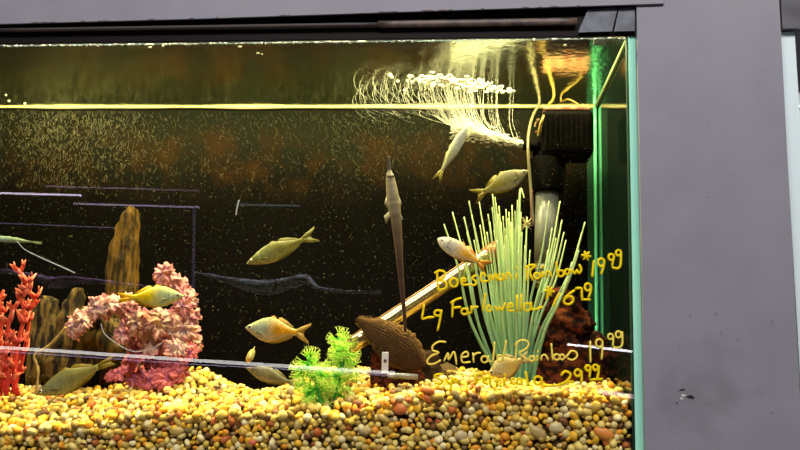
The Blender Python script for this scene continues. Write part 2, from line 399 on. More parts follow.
# hood with the tank light
k = MB(); k.box((XL-.01, .006, ZW+.102), (XC+.007, TD-.006, ZW+.14)); 
hood = k.build('light_hood', mat('hood_plastic', (.02, .02, .02), .5), smooth=False, bevel=.003)
tag(hood, 'black light hood over the big fish tank', 'light')
k = MB(); k.tube([(-.83, .075, ZW+.096), (.13, .075, ZW+.096)], .005, 10); k.build('tube', mat('lamp_tube', (.8, .8, .75), .3), hood)
k = MB(); k.prism([P(588, 9, -.0135), P(578, 32.5, -.0135), P(612, 31.5, -.0135), P(618, 7.5, -.0135)], (0, .0008, 0))
k.prism([P(619, 8, -.0133), P(614, 31.5, -.0133), P(635, 31, -.0133), P(635, 7, -.0133)], (0, .0006, 0))
tag(k.build('hood_clip', mat('bluish_plastic', (.13, .14, .175), .5, noise_mix=(60, (.07, .078, .10), .4, .6)), smooth=False, bevel=.0004), 'smoky blue-grey plastic clip at the tank top right corner', 'clip')
one = one_box('rim_corner', P(594, 44, .0035), P(606, 38.5, .0075), mat('corner_plastic', (.12, .14, .15), .5), rim)

# ------------------------------------------------------------------ handwriting on the front glass
def ring(cx, cy, rx, ry, a0=-60, sweep=360):
    return [(cx+rx*math.cos(math.radians(a0-sweep*i/10)), cy+ry*math.sin(math.radians(a0-sweep*i/10))) for i in range(11)]
def star(cx, cy, r): return [[(cx-r*math.cos(a), cy-r*math.sin(a)), (cx+r*math.cos(a), cy+r*math.sin(a))] for a in (.15, 1.2, 2.2)]
row1 = [[(436.9,272.5),(437.6,281),(438,290)], [(435,272.8),(440,270.6),(445,272.5),(444.3,277),(439.5,280.2),(445.6,282),(446.2,287),(441.5,289.7),(438,289.5)],
 ring(453.8,282.5,3.9,4.3), [(461,281.5),(466,280.8),(464,278),(461,281),(463,284.5),(468,284.5)], [(475.5,275.5),(472,278),(476,281.5),(474.5,285),(470,284.3)],
 [(486,276),(483,273),(480.6,277),(482,281.5),(487,281)], [(489,281.5),(490.3,274.5),(493,279.5),(495.5,273.5),(497,280.5)], ring(500.7,277,2.5,3), [(503.3,274),(503.8,280)],
 [(506,279.5),(507,273),(510,274),(511.8,279)], [(516.5,273.5),(516.8,278.5)], [(516.5,267),(516.8,267.8)],
 [(527.3,267),(527.2,274),(527.3,280.3)], [(525.5,267.5),(530,265.2),(535,265.4),(530,271.3),(532.7,280)], ring(536.7,275.8,2.7,2.8), [(539.5,273.5),(541.5,277)],
 [(542.7,272.2),(543.2,276.5)], [(542.5,266.5),(543,267.3)], [(546,275.7),(547,271.3),(550,272.3),(551.6,276.5)],
 [(556.5,262.5),(557,269),(558,276.5)], ring(561,273.3,3,3), ring(567.3,271.7,2.3,2.5), [(570,272.5),(572,270),(574.7,273.5),(577,270),(579,273.3),(581.3,269.5),(579.6,265)]] + star(586.3,255.7,4.2) + [
 [(594,261),(593,269),(592.4,276.3)], ring(601.3,262.3,3.2,3.8), [(604.5,261),(603.3,268),(601.3,273.7)], ring(611.3,257,2.7,3), [(614,256.5),(613.2,261),(612.4,265)],
 ring(618.5,252.7,2.5,2.8), [(621,253),(621,260),(620,266.5),(616.7,268.3),(612.7,267.3)]]
row2 = [[(424,304.7),(423,312),(422.4,318.7),(428,317.5),(433.6,317.2)], ring(437.8,313,3.4,2.8), [(441.3,310.5),(440,320),(437.6,330)],
 [(451,302.6),(456,299.6),(461,298)], [(452.7,301.8),(452.6,309),(452.2,316.5)], [(453.3,307.7),(460,307)], ring(464.4,311.4,3,2.9), [(467.5,308.5),(468,313),(470,312.8)],
 [(471.3,306.5),(471.5,312.2)], [(471.5,310),(474,307),(477.5,306.8)], [(485.4,294),(484,302),(482.7,310)], ring(489,308.5,2.4,2.9),
 [(495.5,306.5),(497,310.5),(499.5,307),(502,310.5),(505,303)], [(507,307.5),(512.5,306.3),(511,303.3),(507.6,306),(508.5,310.6),(513.5,310.6)],
 [(517,295.5),(517,311.5)], [(521.3,294.5),(520.6,311.5)], ring(527.3,307,3.2,3.8), [(531,302.5),(532,309),(536,309),(542,307)]] + star(549.5,291,4.4) + [[(549,293),(546.5,299)],
 [(560.3,293.5),(556,299),(553.5,306)], [(574,290.5),(567.5,295.5),(564,300),(565.5,303.6),(570,304),(573.4,300.5),(572,297),(568,296.6),(565,299)],
 [(576,288.3),(581.3,288.3),(581.8,293),(582,298.3)], ring(588,287,3.1,3.6), [(591.2,287),(590.5,292),(588.7,297)], [(582,299.4),(590,299.6)]]
row3 = [[(445.4,342),(438.7,341.7),(432.6,346),(433,350.5),(438.7,352.5),(431,356),(427,361.5),(430,364.3),(435,363.5),(440.2,360.3)],
 [(444,361),(448,353),(448.5,360),(453.5,351.8),(455.5,357),(456.5,364)], [(461,357.3),(468,356),(466.7,351.8),(461.8,354.7),(462.3,362),(469.8,362)],
 [(473,353.3),(473.7,362)], [(473,356.8),(476,353.4),(480,352.8)], ring(484.5,359.3,3.2,3.2), [(488.3,356),(489,361),(491.5,361.5)], [(494.6,342.4),(493.8,352),(493,362)],
 ring(499.8,358,2.7,3), [(506.3,341),(504.5,350),(502.7,361)], [(517,343.2),(515.8,353),(515.5,362.7)], [(515,345),(519,341),(524,340),(528.8,343.2),(526.3,348.5),(520,352.5),(523,356.5),(528,359.7)],
 ring(531.9,358.6,2.4,2.5), [(534.3,356),(535.3,360.5)], [(537.3,355.7),(537.4,360.3)], [(538,351),(538.2,351.8)], [(541.2,359.7),(542,355.7),(545.5,355),(548.2,359.7)],
 [(551.3,344),(552,352),(553,359.7)], ring(556.8,357,3,2.8), ring(562.2,357,2.2,2.5), [(565.5,357.5),(568,354.8),(571.5,350.8),(576.2,352.2),(577,356.5),(572.5,360),(568,358.5)],
 [(590.3,341.6),(590.3,352),(590.6,361.8)], ring(599.3,343,3.4,4), [(602.6,343),(602.4,351),(601.6,359)], ring(610.5,336.5,2.5,2.8), [(613.3,336.5),(613.3,341),(612.7,345.2)],
 ring(618.5,334.4,2.7,3.2), [(622.2,332),(622.3,344),(618.5,347.6),(613.4,346.9)]]
row4 = [[(442.5,374.3),(437,374.6),(434.3,377),(440,379),(442.6,381.5),(440,384),(435.5,383)], [(446,379.5),(449.2,384)], [(452,378),(451.3,385),(450.3,392)], [(453.8,383.5),(455,378.2),(458,383.5)], [(461,383.5),(461.6,383.8)],
 [(476,375),(475.4,384.7)], [(476.3,375.4),(480.8,373.6),(482.3,377.5),(476.8,380)], [(483,380.5),(487,379),(485,377.5),(483.4,382),(487.5,384)], [(489.2,374.5),(490.6,385.2)], [(487,378.4),(494,377.6)],
 [(496.5,379.5),(497,386)], [(496.8,382),(500.8,379.7)], [(504.4,378.3),(504.4,384.5)], [(504.8,374.3),(505,375)], [(515,379),(511.8,378.8),(511.2,383),(515,384)], ring(519.4,381.3,2.4,2.8),
 [(525.7,372),(527,379),(528.3,385.2)], ring(537.8,380.5,3.6,4), [(541.8,378),(542.3,384.5),(548,386),(556,385.6),(564,383.5)],
 [(561.4,375),(565.3,371.2),(570.6,374.5),(567,381),(560.5,384.4),(566,382.4),(573,381.8)], ring(577.8,372.8,3.1,3.3), [(581.3,371.5),(581.8,377),(581.6,382.5)], ring(588,368,2.4,2.6), [(590.5,368),(590,373),(589.5,377)],
 ring(595.5,367.4,2.4,2.7), [(598.8,366.5),(598.5,373),(597,379)], [(590.5,379.7),(602,379)]]
M_ink = mat('yellow_marker', (1, .80, .010), .6, spec=.1, trans=.3)
M_ink2 = mat('pale_yellow_marker', (1, .86, .16), .6, spec=.1, trans=.3)
for nm, rows, r, m, lab in (('Boesemani Rainbow 19.99', row1, .00125, M_ink, 'yellow handwriting reading Boesemani Rainbow * 19 99'), ('b', row2, .00128, M_ink, 'yellow handwriting reading Lg Farlowella * 16 99'),
                   ('c', row3, .00105, M_ink2, 'yellow handwriting reading Emerald Rainbow 19 99'), ('d', row4, .00138, M_ink, 'yellow handwriting reading Syn. Petricola 29 99')):
    k = MB()
    for st in rows:
        pts = catmull([P(x, y, -G-.0006) for x, y in st], 4)
        k.tube(pts, [(r*(.9+.2*noise.noise(p*300)), .0004) for p in pts], 8, flat=(0, 1, 0))
        for e in (pts[0], pts[-1]): k.ico(e, (r*.95, .0004, r*.95), sub=1)
    tag(k.build('handwriting', m, front), lab)
for pts, r in (([(17,241),(23,248),(30,252.5),(45,259.5)], .00025), ([(30,252.5),(45,259.5),(62,267),(75,273)], .0005), ([(101,324),(104,333),(113,341),(131,351),(148,350),(162,343)], .0004), ([(72,322),(72.5,340)], .0003), ([(239,200),(237,208),(236,215)], .0006)):
    k = MB(); q = catmull([P(x, y, -G-.0003) for x, y in pts], 5); k.tube(q, [(r, .0002)]*len(q), 6, flat=(0, 1, 0)); k.build('scratch', mat('glass_scratch', (.5, .5, .5), .5), front)

# ------------------------------------------------------------------ gravel
PAL = [(0, (.74, .52, .08)), (.18, (.84, .66, .18)), (.33, (.84, .48, .03)), (.46, (.54, .38, .08)), (.55, (.68, .54, .20)), (.65, (.42, .26, .05)), (.73, (.82, .33, .02)), (.79, (.48, .13, .025)), (.83, (.27, .20, .08)), (.88, (.88, .76, .38)), (.96, (.20, .08, .025))]
M_grav = mat('gravel_pebbles', (.7, .6, .3), .42, spec=.35, island=PAL, noise_mix=(420, (.5, .33, .12), .6, .85))
fx = [-20, 0, 60, 120, 165, 240, 320, 360, 400, 470, 540, 600, 645]
fy = [434, 433, 431, 424, 417, 416, 420, 414, 403, 397, 394, 400, 408]
bx_ = [-40, 0, 40, 80, 120, 160, 195, 225, 250, 275, 310, 340, 380, 420, 445, 470, 500, 540, 580, 605, 640]
by_ = [388, 389, 388, 392, 388, 378, 369, 384, 393, 391, 376, 368, 372, 378, 372, 371, 378, 384, 383, 379, 380]
front_pts = [P(x, y, .004) for x, y in zip(fx, fy)]; back_pts = [P(x, y, .14) for x, y in zip(bx_, by_)]
FX = [p.x for p in front_pts]; FZ = [p.z for p in front_pts]; BX = [p.x for p in back_pts]; BZ = [p.z for p in back_pts]
def gz(x, y):
    a = interp(FX, FZ, x); b = interp(BX, BZ, x); t = min(max(y/.14, 0), 1); t = t**.8
    z = a+(b-a)*t
    if y > .15: z -= (y-.15)*.25
    return z
gr = MB()
# bed
nx, ny = 90, 24
ii = [[gr.vert((XL+.003+(XC-XL-.006)*i/nx, .009+(TD-.011)*j/ny, gz(XL+(XC-XL)*i/nx, TD*j/ny)-.008)) for i in range(nx+1)] for j in range(ny+1)]
for j in range(ny):
    for i in range(nx): gr.face((ii[j][i], ii[j][i+1], ii[j+1][i+1], ii[j+1][i]))
lo = [gr.vert((XL+.003+(XC-XL-.006)*i/nx, .009, ZB+.002)) for i in range(nx+1)]
for i in range(nx): gr.face((lo[i], lo[i+1], ii[0][i+1], ii[0][i]))
def rrot(r): return Matrix.Rotation(r.uniform(0, 6.28), 3, 'Z') @ Matrix.Rotation(r.uniform(0, 3.14), 3, 'X') @ Matrix.Rotation(r.uniform(0, 6.28), 3, 'Y')
def pebble(mb, c, r, rg, sub=2):
    e = (r*rg.uniform(.85, 1.35), r*rg.uniform(.7, 1.0), r*rg.uniform(.6, .85)); R = rrot(rg)
    base = len(mb.v); mb.ico(c, e, rot=R, sub=sub)
    off = Vector((rg.random()*50, 0, 0)); cc = Vector(c)
    for q in range(base, len(mb.v)):
        v = Vector(mb.v[q]); d = v-cc; n = noise.noise(d*(1.1/r)+off)
        mb.v[q] = tuple(cc+d*(1+.22*n))
rg = random.Random(3)
XG0 = -.66
x = XG0                                                        # pebbles against the front glass
zlow = CAM.z-.125
z = zlow
row = 0
while z < CAM.z+.0:
    x = XG0+(row % 2)*.0038
    while x < XC-.004:
        zz = z+rg.uniform(-.0018, .0018); xx = x+rg.uniform(-.0018, .0018)
        if zz < gz(xx, .004)-.001:
            r = rg.choice([.0028, .0035, .0041, .0047, .0054]); pebble(gr, (xx, .0055+rg.uniform(-.0003, .0016), zz), r, rg)
        x += .0071
    z += .0059; row += 1
y = .004
while y < TD-.004:                                             # top layer
    x = XG0-.1*(y/TD)
    while x < XC-.004:
        xx = min(x+rg.uniform(-.003, .003), XC-.005); yy = min(max(y+rg.uniform(-.003, .003), .0045), TD-.005)
        r = rg.choice([.003, .0038, .0046, .0052, .0058]); pebble(gr, (xx, yy, gz(xx, yy)+rg.uniform(-.0025, .003)), r, rg, 2 if yy < .12 else 1)
        x += .0084
    y += .0076
for q in range(nx*ny+nx): gr.m[q] = 1
tag(gr.build('gravel', [M_grav, mat('gravel_fines', (.09, .06, .025), .9, spec=.05)]), 'mixed yellow, cream and orange pebble gravel covering the tank floor', 'gravel', kind='stuff')
# a few pebbles that stand out
def stone(px, py, r, col, lab, seed, rat=(1.15, .8, .95), ang=0, Y=.0045):
    k = MB(); c = P(px, py, Y); R = Matrix.Rotation(ang, 3, 'Y'); rr = r*.00108
    k.ico(c, (rr*rat[0], .0042, rr*rat[2]), sub=3, rot=R)
    cc = Vector(c)
    for q in range(len(k.v)):
        v = Vector(k.v[q]); d = v-cc; k.v[q] = tuple(cc+d*(1+.12*noise.noise(d*260+Vector((seed, 0, 0)))))
    tag(k.build('pebble', mat('pebble_'+str(seed), col, .4, noise_mix=(500, lerp3(col, (.2, .1, .05), .4), .5, .8))), lab, 'pebble', 'pebbles that stand out on the front glass')
stone(400, 409, 6, (.72, .2, .04), 'round orange-red pebble on the glass below the brown rocks', 1)
stone(427, 390, 6, (.8, .24, .04), 'orange oval pebble lying below the Emerald price line', 2, (1.3, .8, .7), .2)
stone(244, 431.5, 5.2, (.8, .5, .08), 'large round amber pebble low on the front glass', 3)
stone(461, 436, 5.5, (.62, .50, .24), 'plain cream round pebble at the bottom below the E of Emerald', 4)
stone(538, 433, 7, (.50, .36, .12), 'long tan pebble tilted near the bottom edge', 5, (1.3, .8, .8), .6)
stone(556, 428, 6, (.66, .54, .26), 'smooth pale cream pebble right of the tilted tan pebble', 6)
stone(604, 434, 7.5, (.75, .27, .04), 'big orange pebble low beside the right glass corner', 7, (1.35, .8, .75), .3)
stone(177, 431, 6.5, (.55, .40, .10), 'wide olive-yellow pebble on the glass under the pink plant mound', 8, (1.2, .8, .8))
stone(252, 443, 4, (.6, .12, .05), 'dark red pebble at the bottom edge of the view', 9)
stone(383, 418, 6, (.60, .42, .12), 'slanted long tan pebble left of the orange-red pebble', 10, (1.3, .8, .6), .55)

# ------------------------------------------------------------------ rocks
def column(name, levels, Y, th, mats, lab, cat, amp=.003, sc_=60, seg=26, sub=5, group=None, sup=.75, seed=0, ridge=0):
    k = MB(); lv = []
    for i in range(len(levels)-1):
        for s_ in range(sub):
            t = s_/sub; lv.append(tuple(levels[i][q]+(levels[i+1][q]-levels[i][q])*t for q in range(3)))
    lv.append(levels[-1]); rings = []
    n = len(lv); top = None
    for i, (py, xl, xr) in enumerate(lv):
        a = P(xl, py, Y); b = P(xr, py, Y); c = (a+b)/2; rx = (b-a).length/2; ry = min(th, rx*1.3+.002); rg_ = []
        for q in range(seg):
            an = 2*math.pi*q/seg; cx = math.copysign(abs(math.cos(an))**sup, math.cos(an)); cy = math.copysign(abs(math.sin(an))**sup, math.sin(an))
            p = Vector((c.x+rx*cx, c.y+ry*cy, c.z))
            d = noise.noise(p*sc_+Vector((seed, 0, 0)))*amp + noise.noise(p*sc_*3+Vector((seed, 5, 0)))*amp*.5
            if ridge: d += ridge*math.sin(p.x*900+noise.noise(p*40)*4)
            p += Vector((cx, cy, .5*noise.noise(p*80))).normalized()*d*min(1, i/3+.3)
            p.z = p.z if p.z > ZB+.004 else ZB+.004
            rg_.append(k.vert(p))
        rings.append(rg_)
    for i in range(n-1):
        for q in range(seg): k.face((rings[i][q], rings[i+1][q], rings[i+1][(q+1) % seg], rings[i][(q+1) % seg]))
    k.face(rings[0]); k.face(rings[-1][::-1])
    return tag(k.build(name, mats), lab, cat, group)
M_petr = mat('petrified_stone', (.10, .052, .008), .8, spec=.05, noise_mix=(160, (.022, .015, .006), .40, .58, .14), bump=(130, .5, .002))
M_petr2 = mat('dark_petrified_stone', (.12, .075, .02), .85, spec=.08, noise_mix=(150, (.016, .012, .008), .40, .56, .2), bump=(110, .6, .002))
M_lava = mat('lava_stone', (.13, .032, .012), .95, spec=.03, noise_mix=(110, (.014, .007, .005), .40, .56), bump=(240, 1, .004))
column('rock', [(206,131.5,133),(209,128,136),(215,124,137.5),(226,118.5,138),(240,114,138),(247,110.5,138),(262,109,137),(290,107,137),(330,104,138),(385,100,141)], .165, .014, M_petr, 'tall narrow golden brown stone slab standing upright with a pointed top', 'rock', amp=.0022, sub=5, seed=3, ridge=.0009)
column('rock', [(296,38,50),(300,33,57),(315,31,58),(340,30,60),(385,27,64)], .16, .013, M_petr2, 'brown ridged stone with a rounded top behind the red plant', 'rock', seed=9, ridge=.0006)
column('rock', [(288,77,82),(293,72,82.5),(303,66,81),(316,60,80),(335,55,82),(385,50,90)], .15, .013, M_petr2, 'slanting ridged brown stone pointing up left of the pink plant', 'rock', seed=17, ridge=.0006)
column('rock', [(318,88,116),(330,72,122),(345,52,124),(356,40,120),(364,36,104),(368,44,90),(378,50,88)], .135, .022, M_petr2, 'broad dark mottled stone low behind the pink plant arch', 'rock', amp=.004, seed=27)
column('rock', [(287,548,560),(292,541,570),(302,537,580),(318,532,587),(340,528,592),(362,520,600),(392,514,612)], .128, .032, M_lava, 'large rust-red porous lava stone at the right of the grass plant', 'rock', amp=.011, sc_=55, seg=56, sub=8, seed=41)
column('rock', [(331,588,598),(338,582,606),(352,576,612),(380,570,618)], .17, .02, M_lava, 'small dark porous stone beside the big lava stone', 'rock', amp=.005, seed=55)
M_lava2 = mat('red_lava_stone', (.13, .03, .015), .95, spec=.03, noise_mix=(160, (.03, .012, .008), .4, .6), bump=(300, 1, .003))
column('rock', [(350,374,380),(354,372,386),(364,371,388),(384,370,390)], .085, .012, M_lava2, 'small dark red stone behind the white tag', 'rock', amp=.002, seed=61)
column('rock', [(357,392,408),(362,387,418),(372,385,424),(390,384,428)], .08, .014, M_lava2, 'reddish crumbly stone behind the clear plastic strip', 'rock', amp=.003, seed=66)
M_brown = mat('brown_stone', (.07, .042, .018), .9, spec=.05, noise_mix=(70, (.025, .015, .008), .4, .6), bump=(200, .8, .002))
column('rock', [(350,424,432),(354,418,438),(364,414,442),(376,412,448),(394,410,450)], .10, .018, M_brown, 'brown rough stone left of the handwritten word Emerald', 'rock', amp=.004, seed=72)

# ------------------------------------------------------------------ fish
RAIN = ([0, .04, .1, .2, .32, .45, .6, .75, .88, 1], [.03, .17, .34, .6, .87, 1, .9, .58, .31, .25])
SLIM = ([0, .04, .1, .2, .35, .5, .65, .8, .9, 1], [.06, .32, .55, .82, 1, .97, .8, .5, .34, .28])
M_fish = mat('fish_skin', (.6, .6, .4), .4, spec=.3, vcol=True, bump=(900, .25, .0006))
M_fishfin = mat('fish_fin', (.6, .5, .2), .5, spec=.3, vcol=True, trans=.5)
M_eye = mat('fish_eye', (.01, .01, .01), .1, spec=1); M_iris = mat('fish_iris', (.6, .55, .35), .2, metal=.5)
def fish(name, lab, head, tail, hpx, Y, cols, top_side=1, yaw=0., roll=0., prof=RAIN, bend=0, wr=.36, fins=(1, 1), group='rainbow fish swimming in the tank', caud=1.0, Yt=None, fork=.45, eye=1.0):
    """head, tail: pixel of the snout and of the tip of the tail; hpx: body height in pixels"""
    H = P(*head, Y); T = P(*tail, Y if Yt is None else Yt)
    L = (T-H).length; ax = (T-H)/L
    nrm = Vector((0, -1, 0)); nrm = (nrm-ax*nrm.dot(ax)).normalized()
    upv = ax.cross(nrm)
    if upv.z < 0: upv = -upv
    Rr = Matrix.Rotation(roll, 3, ax); nrm = Rr @ nrm; upv = Rr @ upv
    hh = hpx*pxs(Y)/2; Lb = L*.80
    def pos(t, a, b):                              # t along body (0..1.25), a lateral, b up
        return H + ax*(t*Lb) + upv*b + nrm*(a + bend*L*(t-.4)**2*(1 if t > .4 else 0))
    k = MB(); NR, NS = 44, 24; rings = []
    c_back, c_front, c_rear, c_belly, c_fin = [tuple(.72*(x_+.12*(x_-sum(c_)/3)) for x_ in c_) for c_ in cols]
    for i in range(NR+1):
        t = (i/NR)**1.15; h = interp(*prof, t)*hh; wd = min(h, hh*.8)*wr*2*.5 + hh*.03
        if t < .25: wd = max(wd, h*.55)
        rg_ = []
        for q in range(NS):
            an = 2*math.pi*q/NS; v = math.sin(an)
            base = lerp3(c_front, c_rear, min(max((t-.38)/.25, 0), 1))
            c = lerp3(base, c_back, max(0, v-.35)/.65) if v > 0 else lerp3(base, c_belly, max(0, -v-.2)/.8)
            st = .9+.45*noise.noise(Vector((t*60, v*14, head[0])))+.12*math.sin(t*95)*math.cos(an*9)
            c = tuple(x_*st for x_ in c)
            if t < .2 and abs(t-.19) < .018: c = tuple(x_*.75 for x_ in c)
            rg_.append(k.vert(pos(t, wd*math.cos(an), h*v - hh*.08*(1-t)), c))
        rings.append(rg_)
    for i in range(NR):
        for q in range(NS): k.face((rings[i][q], rings[i][(q+1) % NS], rings[i+1][(q+1) % NS], rings[i+1][q]))
    k.face(rings[0][::-1]); k.face(rings[-1])
    def fin(pts2, cc, th=.0005, rays=True):
        n = len(pts2); f = [k.vert(pos(t, th, b), cc if q % 2 else tuple(z_*.8 for z_ in cc)) for q, (t, b) in enumerate(pts2)]
        g = [k.vert(pos(t, -th, b), cc) for t, b in pts2]
        k.face(f, 1); k.face(g[::-1], 1)
        for q in range(n): k.face((f[q], g[q], g[(q+1) % n], f[(q+1) % n]), 1)
    s = hh*.23; e = 1.25
    cf = caud*hh*.85
    for sgn in (1, -1):
        fin([(.97, 0), (.97, sgn*s), (1.08, sgn*(s+(cf-s)*.45)), (e, sgn*cf), (e-.01, sgn*cf*.72), (e-(e-1)*fork*.8, sgn*cf*.3), (e-(e-1)*fork, 0)], c_fin, .0006)
    if fins[0]:
        fin([(.40, hh*.5), (.47, hh*1.02), (.52, hh*1.12), (.57, hh*.98), (.60, hh*.5)], c_fin, .0003); fin([(.58, hh*.3), (.62, hh*.98), (.67, hh*(.82+.22*fins[0])), (.78, hh*(.6+.22*fins[0])), (.92, hh*.42), (.9, 0)], c_fin, .0003)
    if fins[1]: fin([(.46, -hh*.3), (.5, -hh*(1+.08*fins[1])), (.6, -hh*(.95+.13*fins[1])), (.72, -hh*(.7+.22*fins[1])), (.84, -hh*(.45+.22*fins[1])), (.93, -hh*.42), (.9, 0)], c_fin, .0003)
    # pectoral fins, eyes
    for sd in (1, -1):
        w_ = interp(*prof, .27)*hh*.42
        a = [pos(.25, sd*w_, -hh*.22), pos(.37, sd*(w_+hh*.12), -hh*.30), pos(.39, sd*(w_+hh*.14), -hh*.48), pos(.27, sd*w_*.9, -hh*.38)]
        k.prism(a, nrm*.0002, tuple(z_*.8 for z_ in c_front), 1)
        he = interp(*prof, .095)*hh; we = he*.53+hh*.02
        R = Matrix((ax, upv, nrm)).transposed()
        k.ico(pos(.095, sd*we*.92, hh*.02), (hh*.17*eye, hh*.17*eye, hh*.09), sub=2, rot=R, mi=3, col=(1, 1, 1))
        k.ico(pos(.095, sd*(we*.92+hh*.035), hh*.02), (hh*.115*eye, hh*.115*eye, hh*.07), sub=2, rot=R, mi=2)
    # mouth
    k.tube([pos(.005, .0006, -hh*.1), pos(.03, hh*.12, -hh*.16)], hh*.02, 5, (.15, .1, .08))
    c0 = H.lerp(T, .45)
    return tag(k.build(name, [M_fish, M_fishfin, M_eye, M_iris], origin=c0), lab, 'fish', group)
ol = (.16, .15, .03); 
fish('rainbow_fish', 'olive green-yellow scaly fish swimming down to the left mid tank', (246, 263), (317, 234), 20, .06, ((.10, .10, .012), (.24, .24, .07), (.21, .19, .03), (.42, .34, .09), (.22, .20, .05)), bend=0, wr=.33)
fish('rainbow_fish', 'pale fish with a bright orange rear half, facing left above the tiny fish', (245.5, 326.5), (310, 334), 25, .05, ((.38, .42, .16), (.48, .52, .34), (.80, .36, .02), (.66, .5, .28), (.6, .40, .12)), fork=.5)
fish('rainbow_fish', 'slim silvery fish rising towards the bubble jet with its tail down', (467, 126), (436, 181), 11, .07, ((.30, .32, .24), (.52, .54, .42), (.46, .44, .2), (.6, .6, .46), (.42, .36, .1)), prof=SLIM, fins=(.6, .6), wr=.55)
fish('rainbow_fish', 'olive fish facing right below the pump nozzle', (528, 170), (473, 197), 20, .07, ((.12, .11, .02), (.30, .26, .09), (.28, .24, .03), (.42, .38, .2), (.34, .27, .04)), wr=.33)
fish('rainbow_fish', 'white and orange fish facing left across the glass pipe', (438, 238), (489, 268), 17, .05, ((.45, .42, .25), (.72, .68, .55), (.85, .46, .06), (.75, .68, .5), (.8, .4, .08)), wr=.4, prof=SLIM)
fish('rainbow_fish', 'yellow fish facing right over the pink plant', (184, 295), (118, 298), 22, .045, ((.42, .50, .12), (.56, .62, .32), (.88, .62, .02), (.7, .66, .22), (.75, .48, .04)), wr=.4, caud=.6, fork=.2)
fish('rainbow_fish', 'dim greenish fish resting low left between red and pink plants', (36, 394), (114, 360), 24, .045, ((.13, .12, .04), (.27, .27, .13), (.27, .24, .07), (.38, .33, .1), (.3, .22, .04)), wr=.4, caud=.5, fork=.2)
fish('rainbow_fish', 'tiny fish seen head-on below the orange-tailed fish', (250, 357.5), (252, 352), 15, .05, ((.4, .4, .15), (.62, .55, .25), (.75, .5, .12), (.75, .42, .1), (.6, .45, .15)), Yt=.095, wr=.55)
fish('rainbow_fish', 'pale translucent fish low over the dark gap left of the green plant', (246, 367), (300, 386), 15, .07, ((.15, .15, .06), (.28, .25, .13), (.2, .17, .07), (.3, .26, .15), (.24, .2, .08)), wr=.4, caud=.6, fork=.2)
fish('rainbow_fish', 'silvery fish facing left in front of the base of the grass plant', (488, 373.5), (530, 357), 21, .03, ((.42, .34, .12), (.62, .52, .26), (.66, .46, .12), (.72, .56, .24), (.62, .5, .25)), wr=.4, caud=.7)
fish('rainbow_fish', 'slender pale green fish at the left edge of the tank', (-14, 237), (42, 243), 6.5, .1, ((.14, .22, .16), (.28, .38, .30), (.2, .26, .12), (.32, .36, .3), (.18, .24, .12)), prof=SLIM, fins=(.6, .6), caud=.5, fork=.1, wr=.5)

# twig catfish clinging upright to the front glass
k = MB()
cl = [(388.3,156),(388.8,164),(389.5,171),(390,176),(391,184),(392.5,195),(394,206),(395.5,216),(397,228),(398.5,245),(400,265),(402,288),(404,310),(405.5,332)]
wd = [1.2,1.6,2.0,4.2,5.3,6.4,6.8,5.6,5,4.2,3.4,2.6,2,1.2]
pts = catmull([P(x, y, .014) for x, y in cl], 4); ts = np.linspace(0, 1, len(pts)); w_ = np.interp(ts, np.linspace(0, 1, len(cl)), wd)
def fcol(t):
    j = .8+.4*noise.noise(Vector((t*60, 0, 3)))
    c = (.03, .02, .015) if t < .14 else ((.36, .29, .17) if t < .52 else lerp3((.24, .17, .09), (.10, .05, .03), min(1, (t-.52)/.25)))
    return tuple(x*j*.6 for x in c)
k.tube(pts, [(float(a)*.00110, float(a)*.0008+.0004) for a in w_], 12, fcol, flat=(0, 1, 0))
for (a, b, c) in (((388,212),(384,216),(386,224)), ((386.5,196),(384.5,203),(386.5,208)), ((399,196),(401.5,203),(400,207)), ((400,212),(403,219),(400,222))):
    k.prism([P(*q, .0135) for q in (a, b, c)] + [P(393, 211 if a[1] > 200 else 200, .0135)], (0, .0008, 0), (.42, .38, .28), 1)
for x in (387.6, 393.2): k.ico(P(x, 176, .0105), .0013, sub=2, mi=2)
k.tube([P(390.5, 174, .010), P(390.5, 178, .010)], .0012, 6, (.1, .06, .04))
tag(k.build('twig_catfish', [M_fish, M_fishfin, M_eye], origin=P(394, 210, .014)), 'long thin brown twig-shaped catfish upright on the front glass', 'fish')

# brown striped catfish on the rocks
k = MB(); H = P(357, 319, .06); T = P(423, 366, .05); ax = (T-H).normalized(); nrm = Vector((0, -1, 0)); nrm = (nrm-ax*nrm.dot(ax)).normalized(); upv = ax.cross(nrm); upv = upv if upv.z > 0 else -upv
L = (T-H).length; hp = ([0, .1, .25, .45, .65, .8, .92, 1], [.12, .3, .62, .9, 1, .88, .6, .25]); hh = 19*pxs(.055)
rings = []
NS = 130
for i in range(61):
    t = i/60; h = interp(*hp, t)*hh; rg_ = []
    for q in range(NS):
        an = 2*math.pi*q/NS; v = math.sin(an); rib = .5+.5*math.sin(v*44+t*3+2.5*noise.noise(Vector((v*3, t*4, 0))))
        edge = 1+.22*noise.noise(Vector((t*22, v*2, 4)))+.10*noise.noise(Vector((t*60, v*3, 9)))*abs(v)
        c = lerp3((.022, .012, .005), (.11, .055, .018), rib*(.6+.8*abs(noise.noise(Vector((v*9, t*9, 2)))))); 
        c = lerp3(c, (.26, .14, .04), max(0, v-.35)*.9*(.5+rib*.5)); c = (.20, .11, .03) if v < -.92 else c
        rg_.append(k.vert(H+ax*(t*L)+upv*(h*v*edge+hh*.1*math.sin(t*3.1))+nrm*(h*.3+.001)*math.cos(an)*(1+.12*rib), c))
    rings.append(rg_)
for i in range(60):
    for q in range(NS): k.face((rings[i][q], rings[i][(q+1) % NS], rings[i+1][(q+1) % NS], rings[i+1][q]))
k.face(rings[0][::-1]); k.face(rings[-1])
